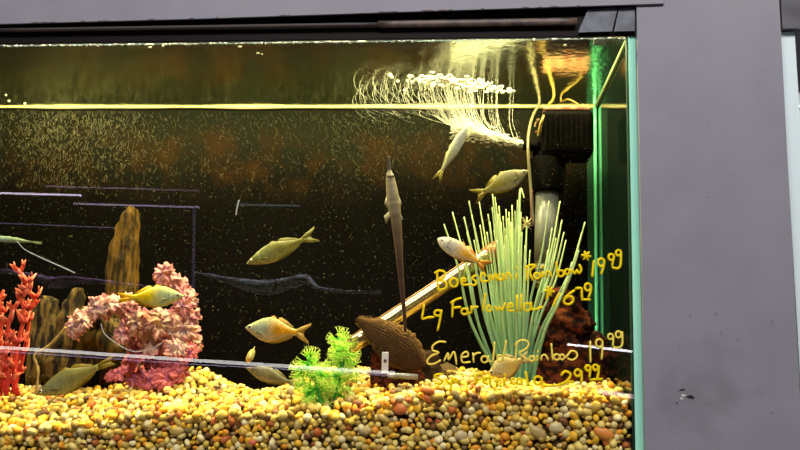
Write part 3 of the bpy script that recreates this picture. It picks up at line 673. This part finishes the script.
for i in range(260):                                  # frayed fin rays round the edge
    t = rnd.uniform(.02, .9); sg = 1 if rnd.random() < .7 else -1; h = interp(*hp, t)*hh
    a = H+ax*(t*L)+upv*(h*.93*sg+hh*.1*math.sin(t*3.1)); b = a+upv*sg*rnd.uniform(.0005, .0022)-ax*rnd.uniform(.001, .0045)
    k.tube([a, b], [.0004, .0001], 4, (.22, .12, .035), mi=1)
for sd in (1, -1): k.ico(H+ax*(L*.86)+upv*hh*.3+nrm*sd*hh*.27, .0015, sub=2, mi=2)
tag(k.build('striped_catfish', [mat('catfish_skin', (.1,.05,.02), .85, spec=.05, vcol=True, bump=(500, .6, .001)), M_fishfin, M_eye], origin=(H+T)/2), 'dark brown fan-finned striped catfish over the small red stones', 'fish')

# ------------------------------------------------------------------ plants
# grass-like plant
M_grass = mat('grass_blade', (.6, .8, .4), .6, spec=.15, vcol=True, trans=.4)
gp = empty('grass_plant', P(517, 380, .10), 'tall pale green grass-like plastic plant fanning out right of centre', 'plant')
tips = [(444,224),(452.5,212),(464,217),(469,201),(479,201),(480,225),(492.5,194),(495,197),(492,207),(499,206),(503,216),(506,209),(509,212),(515,211),(517.5,200),(520,192),(527,217),(549,201),(560,201),(562,220),(566,240),(585,222),(582,232),(579,250),(484.5,237),
 (496,203),(498,214),(501,222),(505,228),(511,222),(513,232),(519,226),(522,232),(487,232),(490,222),(525,245),(556,238),(552,228),(548,250),(572,262),(474,240),(460,240),(530,250),(494,230),(508,218),(500,230),(516,240),(521,212),(512,205),(497,240),(504,245),(510,250),(558,212),(564,232),(488,214),(467,232),(472,215),(518,250),(492,245),(526,260),(506,236),(515,228)]
base_c = P(517, 384, .10)
for i, (tx, ty) in enumerate(tips):
    r = random.Random(100+i); dep = .10+r.uniform(-.03, .03)
    u = (tx-515)/60
    bx = 517+u*12+r.uniform(-4, 4)
    B = P(bx, 384, .10+r.uniform(-.01, .01)); T = P(tx, ty, dep)
    if tx > 540:  M1 = P(bx+(tx-bx)*.32+r.uniform(-1, 1), 384+(ty-384)*.42, (dep+.1)/2)
    else: M1 = P(bx+(tx-bx)*(.42+.1*abs(u))+r.uniform(-1, 1), 384+(ty-384)*.38, (dep+.1)/2)
    M2 = P(bx+(tx-bx)*.75, 384+(ty-384)*.72, dep)
    pts = catmull([B, M1, M2, T] + ([P(tx+3, ty+2, dep), P(tx+4, ty+6, dep)] if i == 15 else []), 6); n = len(pts)
    wv = r.uniform(.0015, .0022)
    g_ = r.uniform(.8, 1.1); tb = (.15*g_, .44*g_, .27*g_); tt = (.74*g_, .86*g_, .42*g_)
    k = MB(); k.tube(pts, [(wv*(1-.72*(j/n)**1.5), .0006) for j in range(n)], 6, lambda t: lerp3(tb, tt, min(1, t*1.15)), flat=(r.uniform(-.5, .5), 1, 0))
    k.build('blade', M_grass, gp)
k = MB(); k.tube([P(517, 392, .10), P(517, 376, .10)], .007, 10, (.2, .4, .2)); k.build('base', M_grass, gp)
r = random.Random(5); k = MB()
for i in range(40):
    a = P(526+r.uniform(-1, 1), 224+r.uniform(-2, 2), .11); k.tube([a, a+Vector((r.uniform(-.007, .007), r.uniform(-.004, .004), r.uniform(-.007, .007)))], [.0005, .0002], 4, (.7, .62, .3))
k.build('tuft', M_grass, gp)
# thin dark green sprig to the right of the grass
k2 = None

# pink ruffled plant
M_pink = mat('pink_leaf', (.8, .3, .3), .5, spec=.3, vcol=True, trans=.35)
pp = empty('ruffled_plant', P(155, 392, .09), 'pink and cream ruffled plastic plant on the left gravel mound', 'plant')
wh = [(72,327,13),(82,320,12),(90,312,13),(99,307,13),(109,303,13),(119,303,12),(129,310,12),(127,322,11),(122,333,10),(162,273,11),(168,281,12),(176,288,12),(184,294,11),(191,300,9),(182,306,10),(192,318,10),
      (136,322,13),(144,328,14),(152,322,15),(162,320,15),(172,322,15),(182,328,15),(190,336,13),(196,344,8),(150,340,15),(165,342,15),(178,346,13),(134,338,11),(140,352,13),(158,358,14),(174,360,13),(128,360,11),(190,352,9),(118,372,9),(134,376,12),(150,380,12),(166,378,12),(180,372,10),(108,376,6)]
for i, (x, y, rr) in enumerate(wh):
    r = random.Random(300+i); Y = .085+r.uniform(-.02, .02); c = P(x, y, Y); R = rr*pxs(Y)*1.02
    nr = Vector((r.uniform(-.5, .5)+(.5 if x > 150 else -.3), -1, r.uniform(-.1, .7))).normalized()
    a = nr.cross(Vector((0, 0, 1))).normalized(); b = nr.cross(a)
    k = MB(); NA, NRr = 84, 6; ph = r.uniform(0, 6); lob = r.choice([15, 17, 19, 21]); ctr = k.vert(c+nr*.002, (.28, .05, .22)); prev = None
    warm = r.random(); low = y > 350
    for j in range(1, NRr+1):
        t = j/NRr; ring_ = []
        for q in range(NA):
            an = 2*math.pi*q/NA; rad = R*t*(1+(.45*noise.noise(Vector((math.cos(an)*2.2, math.sin(an)*2.2, i*3.1)))+.25*noise.noise(Vector((math.cos(an)*7, math.sin(an)*7, i*3.1)))+.10*r.uniform(-1, 1))*t)
            z = R*(.45*noise.noise(Vector((math.cos(an)*3*t, math.sin(an)*3*t, i*1.7)))+.35*t*noise.noise(Vector((math.cos(an)*8*t, math.sin(an)*8*t, i*1.7))) + .10*math.sin(an*2+ph)*t - .25*t*t)
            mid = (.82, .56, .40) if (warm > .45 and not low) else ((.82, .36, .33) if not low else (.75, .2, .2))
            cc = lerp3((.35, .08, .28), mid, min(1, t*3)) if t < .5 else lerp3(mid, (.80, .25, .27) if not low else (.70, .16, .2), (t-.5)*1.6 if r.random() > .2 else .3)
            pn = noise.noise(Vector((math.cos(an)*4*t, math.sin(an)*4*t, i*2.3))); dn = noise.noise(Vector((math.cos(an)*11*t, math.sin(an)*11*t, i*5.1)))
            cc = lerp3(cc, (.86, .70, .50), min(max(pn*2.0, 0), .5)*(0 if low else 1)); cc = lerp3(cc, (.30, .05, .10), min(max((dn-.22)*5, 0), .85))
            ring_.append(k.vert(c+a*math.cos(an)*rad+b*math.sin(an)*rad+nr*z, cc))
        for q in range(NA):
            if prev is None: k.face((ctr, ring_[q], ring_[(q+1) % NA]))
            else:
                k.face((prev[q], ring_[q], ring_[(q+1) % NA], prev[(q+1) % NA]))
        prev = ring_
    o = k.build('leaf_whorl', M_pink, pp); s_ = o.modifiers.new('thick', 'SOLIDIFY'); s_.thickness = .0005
for st in ([(150,392),(135,355),(122,318),(105,305),(88,314),(72,326)], [(155,392),(150,350),(160,322),(180,326),(193,342)], [(152,392),(160,340),(185,305),(176,288),(162,272)], [(150,394),(130,380),(108,375)]):
    pts = catmull([P(x, y, .09) for x, y in st], 6); k = MB(); k.tube(pts, .001, 6, (.4, .12, .2)); k.build('stem', M_pink, pp)

# red branching plant
M_red = mat('red_plastic', (.8, .05, .02), .4, spec=.5, vcol=True, trans=.35)
rp = empty('red_coral_plant', P(8, 396, .05), 'red antler-shaped plastic plant at the left edge of the tank', 'plant')
def leaf(k, a, ang, l, wd_, r, Y, tipc=(.95, .34, .16), lvl=0):
    pts = [a]; 
    x, y = a
    for j in range(4):
        x += math.cos(ang)*l/4; y -= math.sin(ang)*l/4; ang += r.uniform(-.12, .12); pts.append((x, y))
    q = [P(*p_, Y+.003*math.sin(j+a[0])) for j, p_ in enumerate(pts)]
    k.tube(q, [(wd_, .0006), (wd_*1.8, .0006), (wd_*1.65, .0006), (wd_*1.0, .0005), (wd_*.3, .0003)], 6, lambda t: lerp3((.72, .03, .02), tipc, t), flat=(.2, 1, 0))
    return pts
stems = [[(4,392),(6,350),(10,318),(20,300),(30,286),(18,270)], [(12,394),(22,360),(28,330),(31,308),(38,294)], [(0,392),(-2,350),(2,320),(0,300),(4,290)], [(14,394),(16,350),(24,318),(22,296),(30,280)], [(-8,392),(-12,350),(-9,320),(-14,300)], [(8,392),(0,360),(-6,330),(4,312)], [(6,396),(8,372),(2,352),(8,338)], [(18,396),(14,374),(20,352),(14,334)], [(0,396),(4,378),(10,360),(16,346)]]
for i, st in enumerate(stems):
    r = random.Random(500+i); Y = .045+.012*(i % 3); pts = catmull([P(x, y, Y) for x, y in st], 5); n = len(pts)
    k = MB(); k.tube(pts, [(.0034*(1-.5*j/n), .0008) for j in range(n)], 6, lambda t: lerp3((.7, .02, .02), (.92, .22, .08), t), flat=(0, 1, 0))
    flat2 = catmull([Vector((x, y, 0)) for x, y in st], 5)
    for j in range(3, len(flat2), 3):
        a = (flat2[j].x, flat2[j].y); t = j/len(flat2)
        for sd in (1, -1):
            if r.random() < .82:
                an = math.pi/2+sd*r.uniform(.4, .95); l = r.uniform(9, 16)*(1.15-.3*t)
                q = leaf(k, a, an, l, .0021*(1.2-.35*t), r, Y)
                leaf(k, q[2], an-sd*.7, l*.5, .0011, r, Y)
    k.build('branch', M_red, rp)

# green feathery plant
M_green = mat('feathery_leaf', (.3, .8, .1), .5, spec=.3, vcol=True, trans=.45)
fp = empty('feathery_plant', P(325, 410, .03), 'bright green feathery plastic plant at the centre of the gravel', 'plant')
def tuft(k, x, y, rr, Y, r, n=16, up_=0):
    c = P(x, y, Y)
    for q in range(n):
        th = r.uniform(0, 6.28); el = r.uniform(-.9, .9); d = Vector((math.cos(th)*math.cos(el), math.sin(el)*.8, math.sin(th)*math.cos(el)+up_)).normalized()
        l = rr*1.15*pxs(Y)*r.uniform(.55, 1.05); m_ = c+d*l*.5; side = d.cross(Vector((0, 1, .1))).normalized()
        k.tube([c, m_], [.0008, .0006], 4, lambda t: lerp3((.03, .5, .04), (.36, .85, .06), t))
        for sg in (-1, 0, 1):
            e = m_+(d+side*sg*.55).normalized()*l*.5
            k.tube([m_, e], [.0006, .0003], 4, lambda t: lerp3((.42, .88, .07), (.85, 1, .2), t))
            for s2 in (-1, 1):
                e2 = e+(d+side*(sg*.55+s2*.7)).normalized()*l*.18; k.tube([e, e2], [.00035, .0002], 3, (.9, 1, .28))
for i, (st, ws) in enumerate(([[(322,410),(318,392),(314,375),(309,364)], [(309,362,13),(316,366,12),(303,372,12),(312,378,14),(322,376,12),(314,390,15),(320,400,14),(308,394,12)]],
                              [[(332,408),(338,385),(344,362),(338,342)], [(338,340,10),(344,342,11),(337,352,12),(348,354,13),(342,364,14),(334,362,12),(352,368,10),(336,376,14),(345,380,13),(330,390,14),(340,396,14)]],
                              [[(327,410),(326,395),(326,380)], [(326,378,12),(324,392,13),(330,402,14),(318,408,12),(302,384,9)]])):
    r = random.Random(700+i); Y = .022+.012*i; k = MB()
    pts = catmull([P(x, y, Y) for x, y in st], 5); k.tube(pts, .0014, 6, (.02, .42, .08)); k.build('stem', M_green, fp)
    k = MB()
    for (x, y, rr) in ws: tuft(k, x, y, rr, Y+r.uniform(-.006, .012), r)
    k.build('foliage', M_green, fp)

# yellowish twig and hanging dead leaf at the left
k = MB(); pts = catmull([P(*q, .04) for q in ((36,395),(38,370),(34,356),(42,350),(52,343),(66,327))], 6)
k.tube(pts, [.0011+.0006*abs(math.sin(j*.8)) for j in range(len(pts))], 6, (.5, .34, .07)); 
tag(k.build('twig', mat('twig_bark', (.45, .30, .06), .7, noise_mix=(200, (.3, .18, .05), .4, .6))), 'yellowish bent twig between the red plant and the pink plant', 'twig')
k = MB(); q = [P(*a, .05) for a in ((440,365),(447,362),(455,366),(459,371),(450,370),(443,370))]; k.prism(q, (0, .0006, 0)); 
tag(k.build('dead_leaf', mat('dead_leaf', (.26, .2, .07), .8), smooth=False), 'small curled brown leaf on the gravel right of the brown stone', 'leaf')

# ------------------------------------------------------------------ pump, pipes
pump = empty('power_filter', P(552, 150, .16), 'black submersible pump head hanging near the right end of the tank', 'pump')
M_blk = mat('pump_plastic', (.0022, .0019, .0015), .7, spec=.02, bump=(90, .4, .0015), noise_mix=(60, (.006, .0045, .0025), .5, .7))
def ppt(x, y, Y): return P(x, y, Y)
k = MB()
a = P(541, 156, .135); b = P(593, 112, .135); k.box((a.x, .125, a.z), (b.x, .175, b.z)); k.build('motor_housing', M_blk, pump, smooth=False, bevel=.006)
k = MB(); c = P(551, 154, .15); k.tube([P(549, 152, .15), P(549, 168, .15)], [.0215, .0215], 20); k.tube([P(547.5, 160, .15), P(547.5, 182, .15), P(547.5, 192, .15), P(547.5, 194, .15)], [.0235, .0235, .0215, .012], 20); k.build('impeller_housing', M_blk, pump, bevel=.001)
k = MB(); pts = [P(x, y, .14) for x, y in ((548,146),(538,146),(530,145.5),(523,145))]; k.tube(pts, [.0085, .0085, .0068, .0068], 14)
for x in (538, 545): k.tube([P(x, 146, .14), P(x-2, 146, .14)], .0098, 14)
k.build('nozzle', M_blk, pump)
k = MB()
for j in range(9): q = P(545+j*5.2, 112, .122); k.box((q.x, .1215, q.z-.045), (q.x+.0014, .126, q.z-.004))
k.build('housing_rib', M_blk, pump, smooth=False)
k = MB(); pts = [P(547, 193, .15), P(546.5, 228, .15), P(546, 262, .15)]; k.tube(pts, .0148, 20); 
tag(k.build('lift_tube', mat('frosted_tube', (.20, .21, .17), .3, spec=.5, trans=.2, noise_mix=(30, (.13, .14, .10), .45, .65)), pump), 'frosted pale lift tube')
k = MB(); pts = [P(546, 260, .15), P(546, 275, .15), P(546, 288, .15)]; k.tube(pts, .0135, 20)
for j in range(4): q = P(546, 262+j*7, .15); k.tube([q, q-Vector((0, 0, .002))], .0143, 20)
k.build('intake_strainer', mat('strainer', (.13, .12, .035), .5), pump)
M_rust = mat('rusty_fitting', (.16, .045, .012), .7, noise_mix=(90, (.2, .14, .06), .45, .6))
k = MB(); a = P(543, 113, .14); b = P(590, 112, .14); k.box((a.x, .13, a.z+.0), (b.x, .17, a.z+.006)); tag(k.build('top_plate', M_rust, pump, smooth=False, bevel=.002), 'rusty orange crusted top plate')
r = random.Random(9); k = MB()
for j in range(16): k.ico(P(536+r.uniform(-1, 9), r.uniform(118, 134), .132), (.0014, .001, .0018), sub=1)
k.build('crust', M_rust, pump)
# airline tubes
M_air = mat('airline_tube', (.16, .14, .07), .4, spec=.3); M_air2 = mat('yellow_airline', (.22, .15, .025), .4, spec=.3)
def up_surface(px, py, lean=0.0):
    s = S(px, py); return s, s+Vector((lean, 0, .05))
s, t = up_surface(539.5, 101, -.004)
k = MB(); pts = catmull([t, s, P(534, 113, .17), P(529.5, 128, .15), P(528, 150, .13), P(531, 190, .13), P(533, 225, .13)], 7)
k.tube(pts, .0019, 8); tag(k.build('airline_tube', M_air), 'greyish airline tube running down left of the pump', 'tube')
s, t = up_surface(554, 94.5, -.004)
k = MB(); pts = catmull([t, s, P(549, 105, .15), P(543, 118, .125), P(540, 128, .125), P(538.5, 136, .128)], 7)
k.tube(pts, .002, 8); tag(k.build('airline_tube', M_air2), 'yellow airline tube plugged into the pump nozzle', 'tube')
s, t = up_surface(561, 99.5, .02)
k = MB(); pts = catmull([t, s, P(568, 99.5, .17), P(576, 103, .165), P(583, 109, .16)], 7)
k.tube(pts, .0014, 8); tag(k.build('power_cord', M_air2, pump), 'thin yellowish cord looping over the top')
k = MB(); pts = catmull([P(532, 190, .128), P(531.5, 205, .126), P(531, 216, .126), P(533, 226, .128)], 5)
k.tube(pts, .0009, 6); tag(k.build('hanging_weed', mat('weed_strand', (.12, .05, .03), .6)), 'dark reddish brown strand hanging beside the pale lift tube', 'strand')

# diagonal glass pipe
def glass_pipe():
    pipe = empty('clear_pipe', P(425, 297, .1), 'shiny golden clear pipe leaning diagonally behind the handwriting', 'pipe')
    A = P(349, 347, .07); B = P(495, 250, .13)
    m = mat('polished_pipe', (.66, .53, .26), .14, metal=.85, spec=.8)
    k = MB(); k.tube([A.lerp(B, j/12) for j in range(13)], .0092, 28); k.build('outer_pipe', m, pipe)
    d = (B-A).normalized(); n = d.cross(Vector((0, 1, 0))).normalized()
    k = MB()
    for off, r_ in ((.0092, .0009), (-.0092, .0009)):
        k.tube([A+n*off, B+n*off], r_, 6)
    k.build('pipe_edge', mat('rust_edge', (.25, .10, .03), .5), pipe)
    k = MB(); k.tube([A+Vector((0, -.0082, -.004))+n*.0, B+Vector((0, -.0082, -.004))], (.0012), 6); k.tube([A+Vector((0, -.0088, .002)), B+Vector((0, -.0088, .002))], (.0007), 6)
    k.build('inner_groove', mat('groove', (.16, .1, .03), .4), pipe)
    k = MB(); k.tube([B-d*.012, B+d*.004], .0105, 24); k.build('end_cap', mat('copper_cap', (.5, .14, .05), .35, metal=.4), pipe)
glass_pipe()
# white tag and clear strip by the small stones
tg = empty('white_tag', P(385, 374, .036), 'small white upright tag with a dark round mark', 'tag')
k = MB(); k.prism([P(382, 352, .036), P(381.5, 373, .036), P(388, 373, .036), P(388.5, 352, .036)], (0, .0015, 0)); k.build('plate', mat('white_plastic', (.62, .6, .6), .5), tg, smooth=False, bevel=.0004)
k = MB(); blob(k, 385, 361, 1.6, 2.0, 77, Y=.0356); k.build('dark_mark', mat('dark_print', (.06, .03, .03), .6), tg, smooth=False)
k = MB(); k.tube([P(388, 375.5, .045), P(404, 376, .045), P(418, 377, .045)], .0033, 12); tag(k.build('plastic_strip', mat('grey_clear_plastic', (.2, .2, .19), .2, spec=.8)), 'short grey clear plastic rod lying on the gravel by the tag', 'rod')

# ------------------------------------------------------------------ bubbles
M_bub = mat('bubble_white', (.95, .95, .82), .3, spec=.6)
r = random.Random(11); k = MB()
nz = P(523, 144.5, .14)
def bubble_chain(k, pts, r0, r1, step):
    q = catmull(pts, 8)
    for j in range(len(q)-1):
        seg = (q[j+1]-q[j]); n = max(1, int(seg.length/step))
        for s_ in range(n):
            t = (j+s_/n)/len(q); d = seg.normalized() if seg.length > 0 else Vector((1, 0, 0))
            R = Vector((1, 0, 0)).rotation_difference(d).to_matrix(); rr = r0+(r1-r0)*t
            rr *= r.uniform(.6, 1.2)
            k.ico(q[j]+seg*(s_/n)+Vector((r.uniform(-1, 1), r.uniform(-1, 1), r.uniform(-1, 1)))*rr*.4, (rr*4.2, rr, rr), rot=R, sub=1)
for i in range(120):                                   # jet from the nozzle, curling up to the surface
    ex = r.triangular(405, 522, 455); ey = r.uniform(74, 92) + (ex-405)*.09
    reach = 523-(523-ex)*r.uniform(.55, .95)
    j1 = P(523-(523-reach)*.4, 144-(523-reach)*.10+r.uniform(-3, 3), .14+r.uniform(-.008, .008)); j2 = P(reach, 140-(523-reach)*.22+r.uniform(-5, 4), .135+r.uniform(-.02, .015))
    E_ = S(ex, ey); mid = P((reach+ex)/2-3, (136-(523-reach)*.22+ey)/2+6, (.135+E_.y)/2)
    bubble_chain(k, [nz+Vector((0, r.uniform(-.003, .003), r.uniform(-.004, .004))), j1, j2, mid, E_], .00034, .00020, .0018)
for i in range(900):                                   # dense white core
    t = r.random()**.8; x = 523-72*t; y = 144.5-19*t+r.gauss(0, 1.3+4.2*t)
    k.ico(P(x, y, .14+r.gauss(0, .004+.006*t)), (.0030*r.uniform(.5, 1.3), .0014, .0006*r.uniform(.6, 1.4)), sub=1)
for i in range(45):                                   # wisps thrown far to the left
    ex = r.uniform(350, 425); ey = r.uniform(78, 104); E_ = S(ex, ey)
    bubble_chain(k, [E_-Vector((0, 0, .001)), E_+Vector((.004, 0, -.012)), E_+Vector((.016, .006, -.022)), E_+Vector((.035, .008, -.028))], .0002, .00012, .003)
tag(k.build('bubble_jet', M_bub), 'bright white jet of fine bubbles shooting left from the pump nozzle', 'bubbles', kind='stuff')
k = MB()
for i in range(260):
    x = r.triangular(405, 518, 440); y = 76+(x-405)*.13+r.gauss(0, 3.0)
    s = S(x, y); k.ico(s-Vector((0, 0, .0006)), (.0026*r.uniform(.4, 1.6), .0022*r.uniform(.4, 1.8), .0008*r.uniform(.4, 1.3)), sub=1)
for (x, y, a) in ((390,75,3),(392,77,2),(398,81,2),(404,90,1.5),(514,91,1.6),(6,95,1.6),(9,101,2),(25,103.5,2)): s = S(x, y); k.ico(s-Vector((0, 0, .0006)), (.0011*a, .0011*a, .0006*a), sub=1)
tag(k.build('surface_foam', M_bub), 'white foam bubbles gathered under the surface above the jet', 'foam', kind='stuff')
k = MB()
for i in range(5200):
    px = r.uniform(-10, 595); py = r.triangular(112, 400, 150) if r.random() < .55 else r.uniform(112, 395); Y = r.uniform(.03, TD-.01)
    p = P(px, py, Y)
    if p.z > ZW-.004 or p.z < gz(p.x, Y)+.004 or p.x > XC-.004: continue
    s = .00016+.00026*r.random()**4; k.ico(p, (s, s, s*1.3), sub=1)
tag(k.build('suspended_specks', mat('speck', (.3, .27, .15), .6)), 'tiny pale specks drifting through the tank water', 'specks', kind='stuff')

# ------------------------------------------------------------------ neighbouring tank at the right edge
nb = empty('aquarium', (.6, .11, ZB-.008), 'second fish tank with a pale blue glass edge at the right border', 'aquarium')
M_nedge = mat('pale_glass_edge', (.85, .98, 1), .2, spec=.6, trans=.1)
q0 = P(781, 28, -.004); q1 = P(793.5, 28, -.004)
x0 = q0.x+.004; x1 = q1.x
k = MB(); k.box((x0-.006, -.006, ZB), (x1, .004, ZW+.002)); k.build('cut_edge', M_nedge, nb, smooth=False)
one_box('side_pane', (x0+.001, .004, ZB), (x1-.001, TD, ZW+.022), mat('bluish_side_glass', (.10, .16, .17), .1, spec=.8), nb)
one_box('front_pane', (x1, -.006, ZB), (x0+.75, 0, ZW+.02), M_glass, nb)
one_box('back_pane', (x1, TD, ZB), (x0+.75, TD+G, ZW+.02), mat('dark_back_glass', (.02, .02, .014), .5, noise_mix=(8, (.05, .035, .02), .45, .65)), nb)
one_box('rim', (x0-.006, -.0125, ZW+.003), (x0+.75, .006, ZW+.05), mat('grey_rim', (.05, .05, .06), .5, noise_mix=(30, (.11, .11, .12), .4, .65)), nb)
one_box('bottom_pane', (x0-.006, -.006, ZB-.008), (x0+.75, TD+G, ZB), M_side, nb)
k = MB(); k.tube([(x, TD-.003, ZW-.001) for x in np.linspace(x1, x0+.74, 10)], .002, 6); k.build('waterline_glint', MATS['waterline_glint'], nb)

# ------------------------------------------------------------------ tanks across the aisle (seen as reflections in the front glass)
op = empty('opposite_tank_row', (-.9, -1.95, 0), 'row of lit tanks across the aisle behind the viewer', 'aquarium')
A_ = 1.7
def R(px, py, a=A_):
    p = P(px, py, a); return Vector((p.x, -a, p.z))
def strip(name, pts, wpx, m, a=A_):
    k = MB(); q = [R(x, y, a) for x, y in pts]; k.tube(q, wpx*pxs(a)/2, 6); return k.build(name, m, op)
E_w = emit('violet_tube', (.86, .72, 1.0), 9); E_f = emit('faint_violet_tube', (.62, .45, .85), 1.6); E_f2 = emit('soft_violet_tube', (.7, .55, .9), 3.5)
E_l = emit('white_tube', (.92, .9, .86), 8.0); E_b = emit('bright_white_tube', (.95, .92, 1.0), 16); E_p = emit('pink_tube', (.9, .6, .85), 6)
strip('lit_edge', [(-60, 192), (82, 195.5)], 1.9, E_w)
strip('lit_edge', [(45, 186.5), (200, 191)], 1.0, E_f)
strip('lit_edge', [(75, 204), (200, 207.5)], 1.6, E_f2)
strip('lit_edge', [(-60, 221), (115, 228)], .9, E_f)
strip('lit_edge', [(195, 207), (194, 290)], 2.2, emit('dim_violet_edge', (.35, .3, .6), .9))
strip('lamp_tube', [(-60, 344), (60, 351), (190, 360), (300, 367), (395, 373)], 3.8, E_l)
strip('lamp_tube', [(-60, 348), (60, 355), (190, 364), (300, 370), (395, 376)], 1.2, E_f2)
strip('lamp_tube', [(567, 344.2), (632.5, 351.5)], 2.6, E_b)
strip('lamp_tube', [(597, 391), (640, 397.5)], 5, E_p)
strip('lit_edge', [(236, 205), (300, 206)], 1.5, emit('bluish_edge', (.45, .55, .6), 1.5))
M_og = mat('opposite_gravel', (.95, .7, 1.0), .8, noise_mix=(60, (.2, .14, .2), .4, .6))
M_og2 = mat('opposite_gravel_grey', (.8, 1.0, .92), .8, noise_mix=(60, (.15, .18, .16), .4, .6))
for pts, m in (([(-60,268,3),(0,271,5),(25,275,6),(45,280,9),(58,283,12),(72,280,8),(100,282,5),(135,286,4),(190,290,2)], M_og), ([(200,274,2),(228,280,6),(245,285,12),(270,288,16),(290,283,12),(306,280,10),(318,288,4),(345,292,3),(380,293,2)], M_og2)):
    k = MB(); q = [R(x, y) for x, y, _ in pts]; qq = catmull(q, 6); ws = np.interp(np.linspace(0, len(pts)-1, len(qq)), range(len(pts)), [p[2] for p in pts])
    k.tube([p+Vector((0, 0, .004*noise.noise(p*30))) for p in qq], [(float(a_)*pxs(A_)/2, .05) for a_ in ws], 10, flat=(0, 1, 0)); k.build('gravel_slope', m, op)
one_box('light_shield', (-2.4, -1.885, 1.66), (.2, -1.87, 1.95), mat('dark_board', (.0015, .0015, .002), .9, spec=.02), op)  # added dark box that keeps the violet area light out of the glass reflection
one_box('dark_backing', (-3, -2.3, 0), (1.6, -2.2, 2.4), mat('dark_board', (.0015, .0015, .002), .9, spec=.02), op)
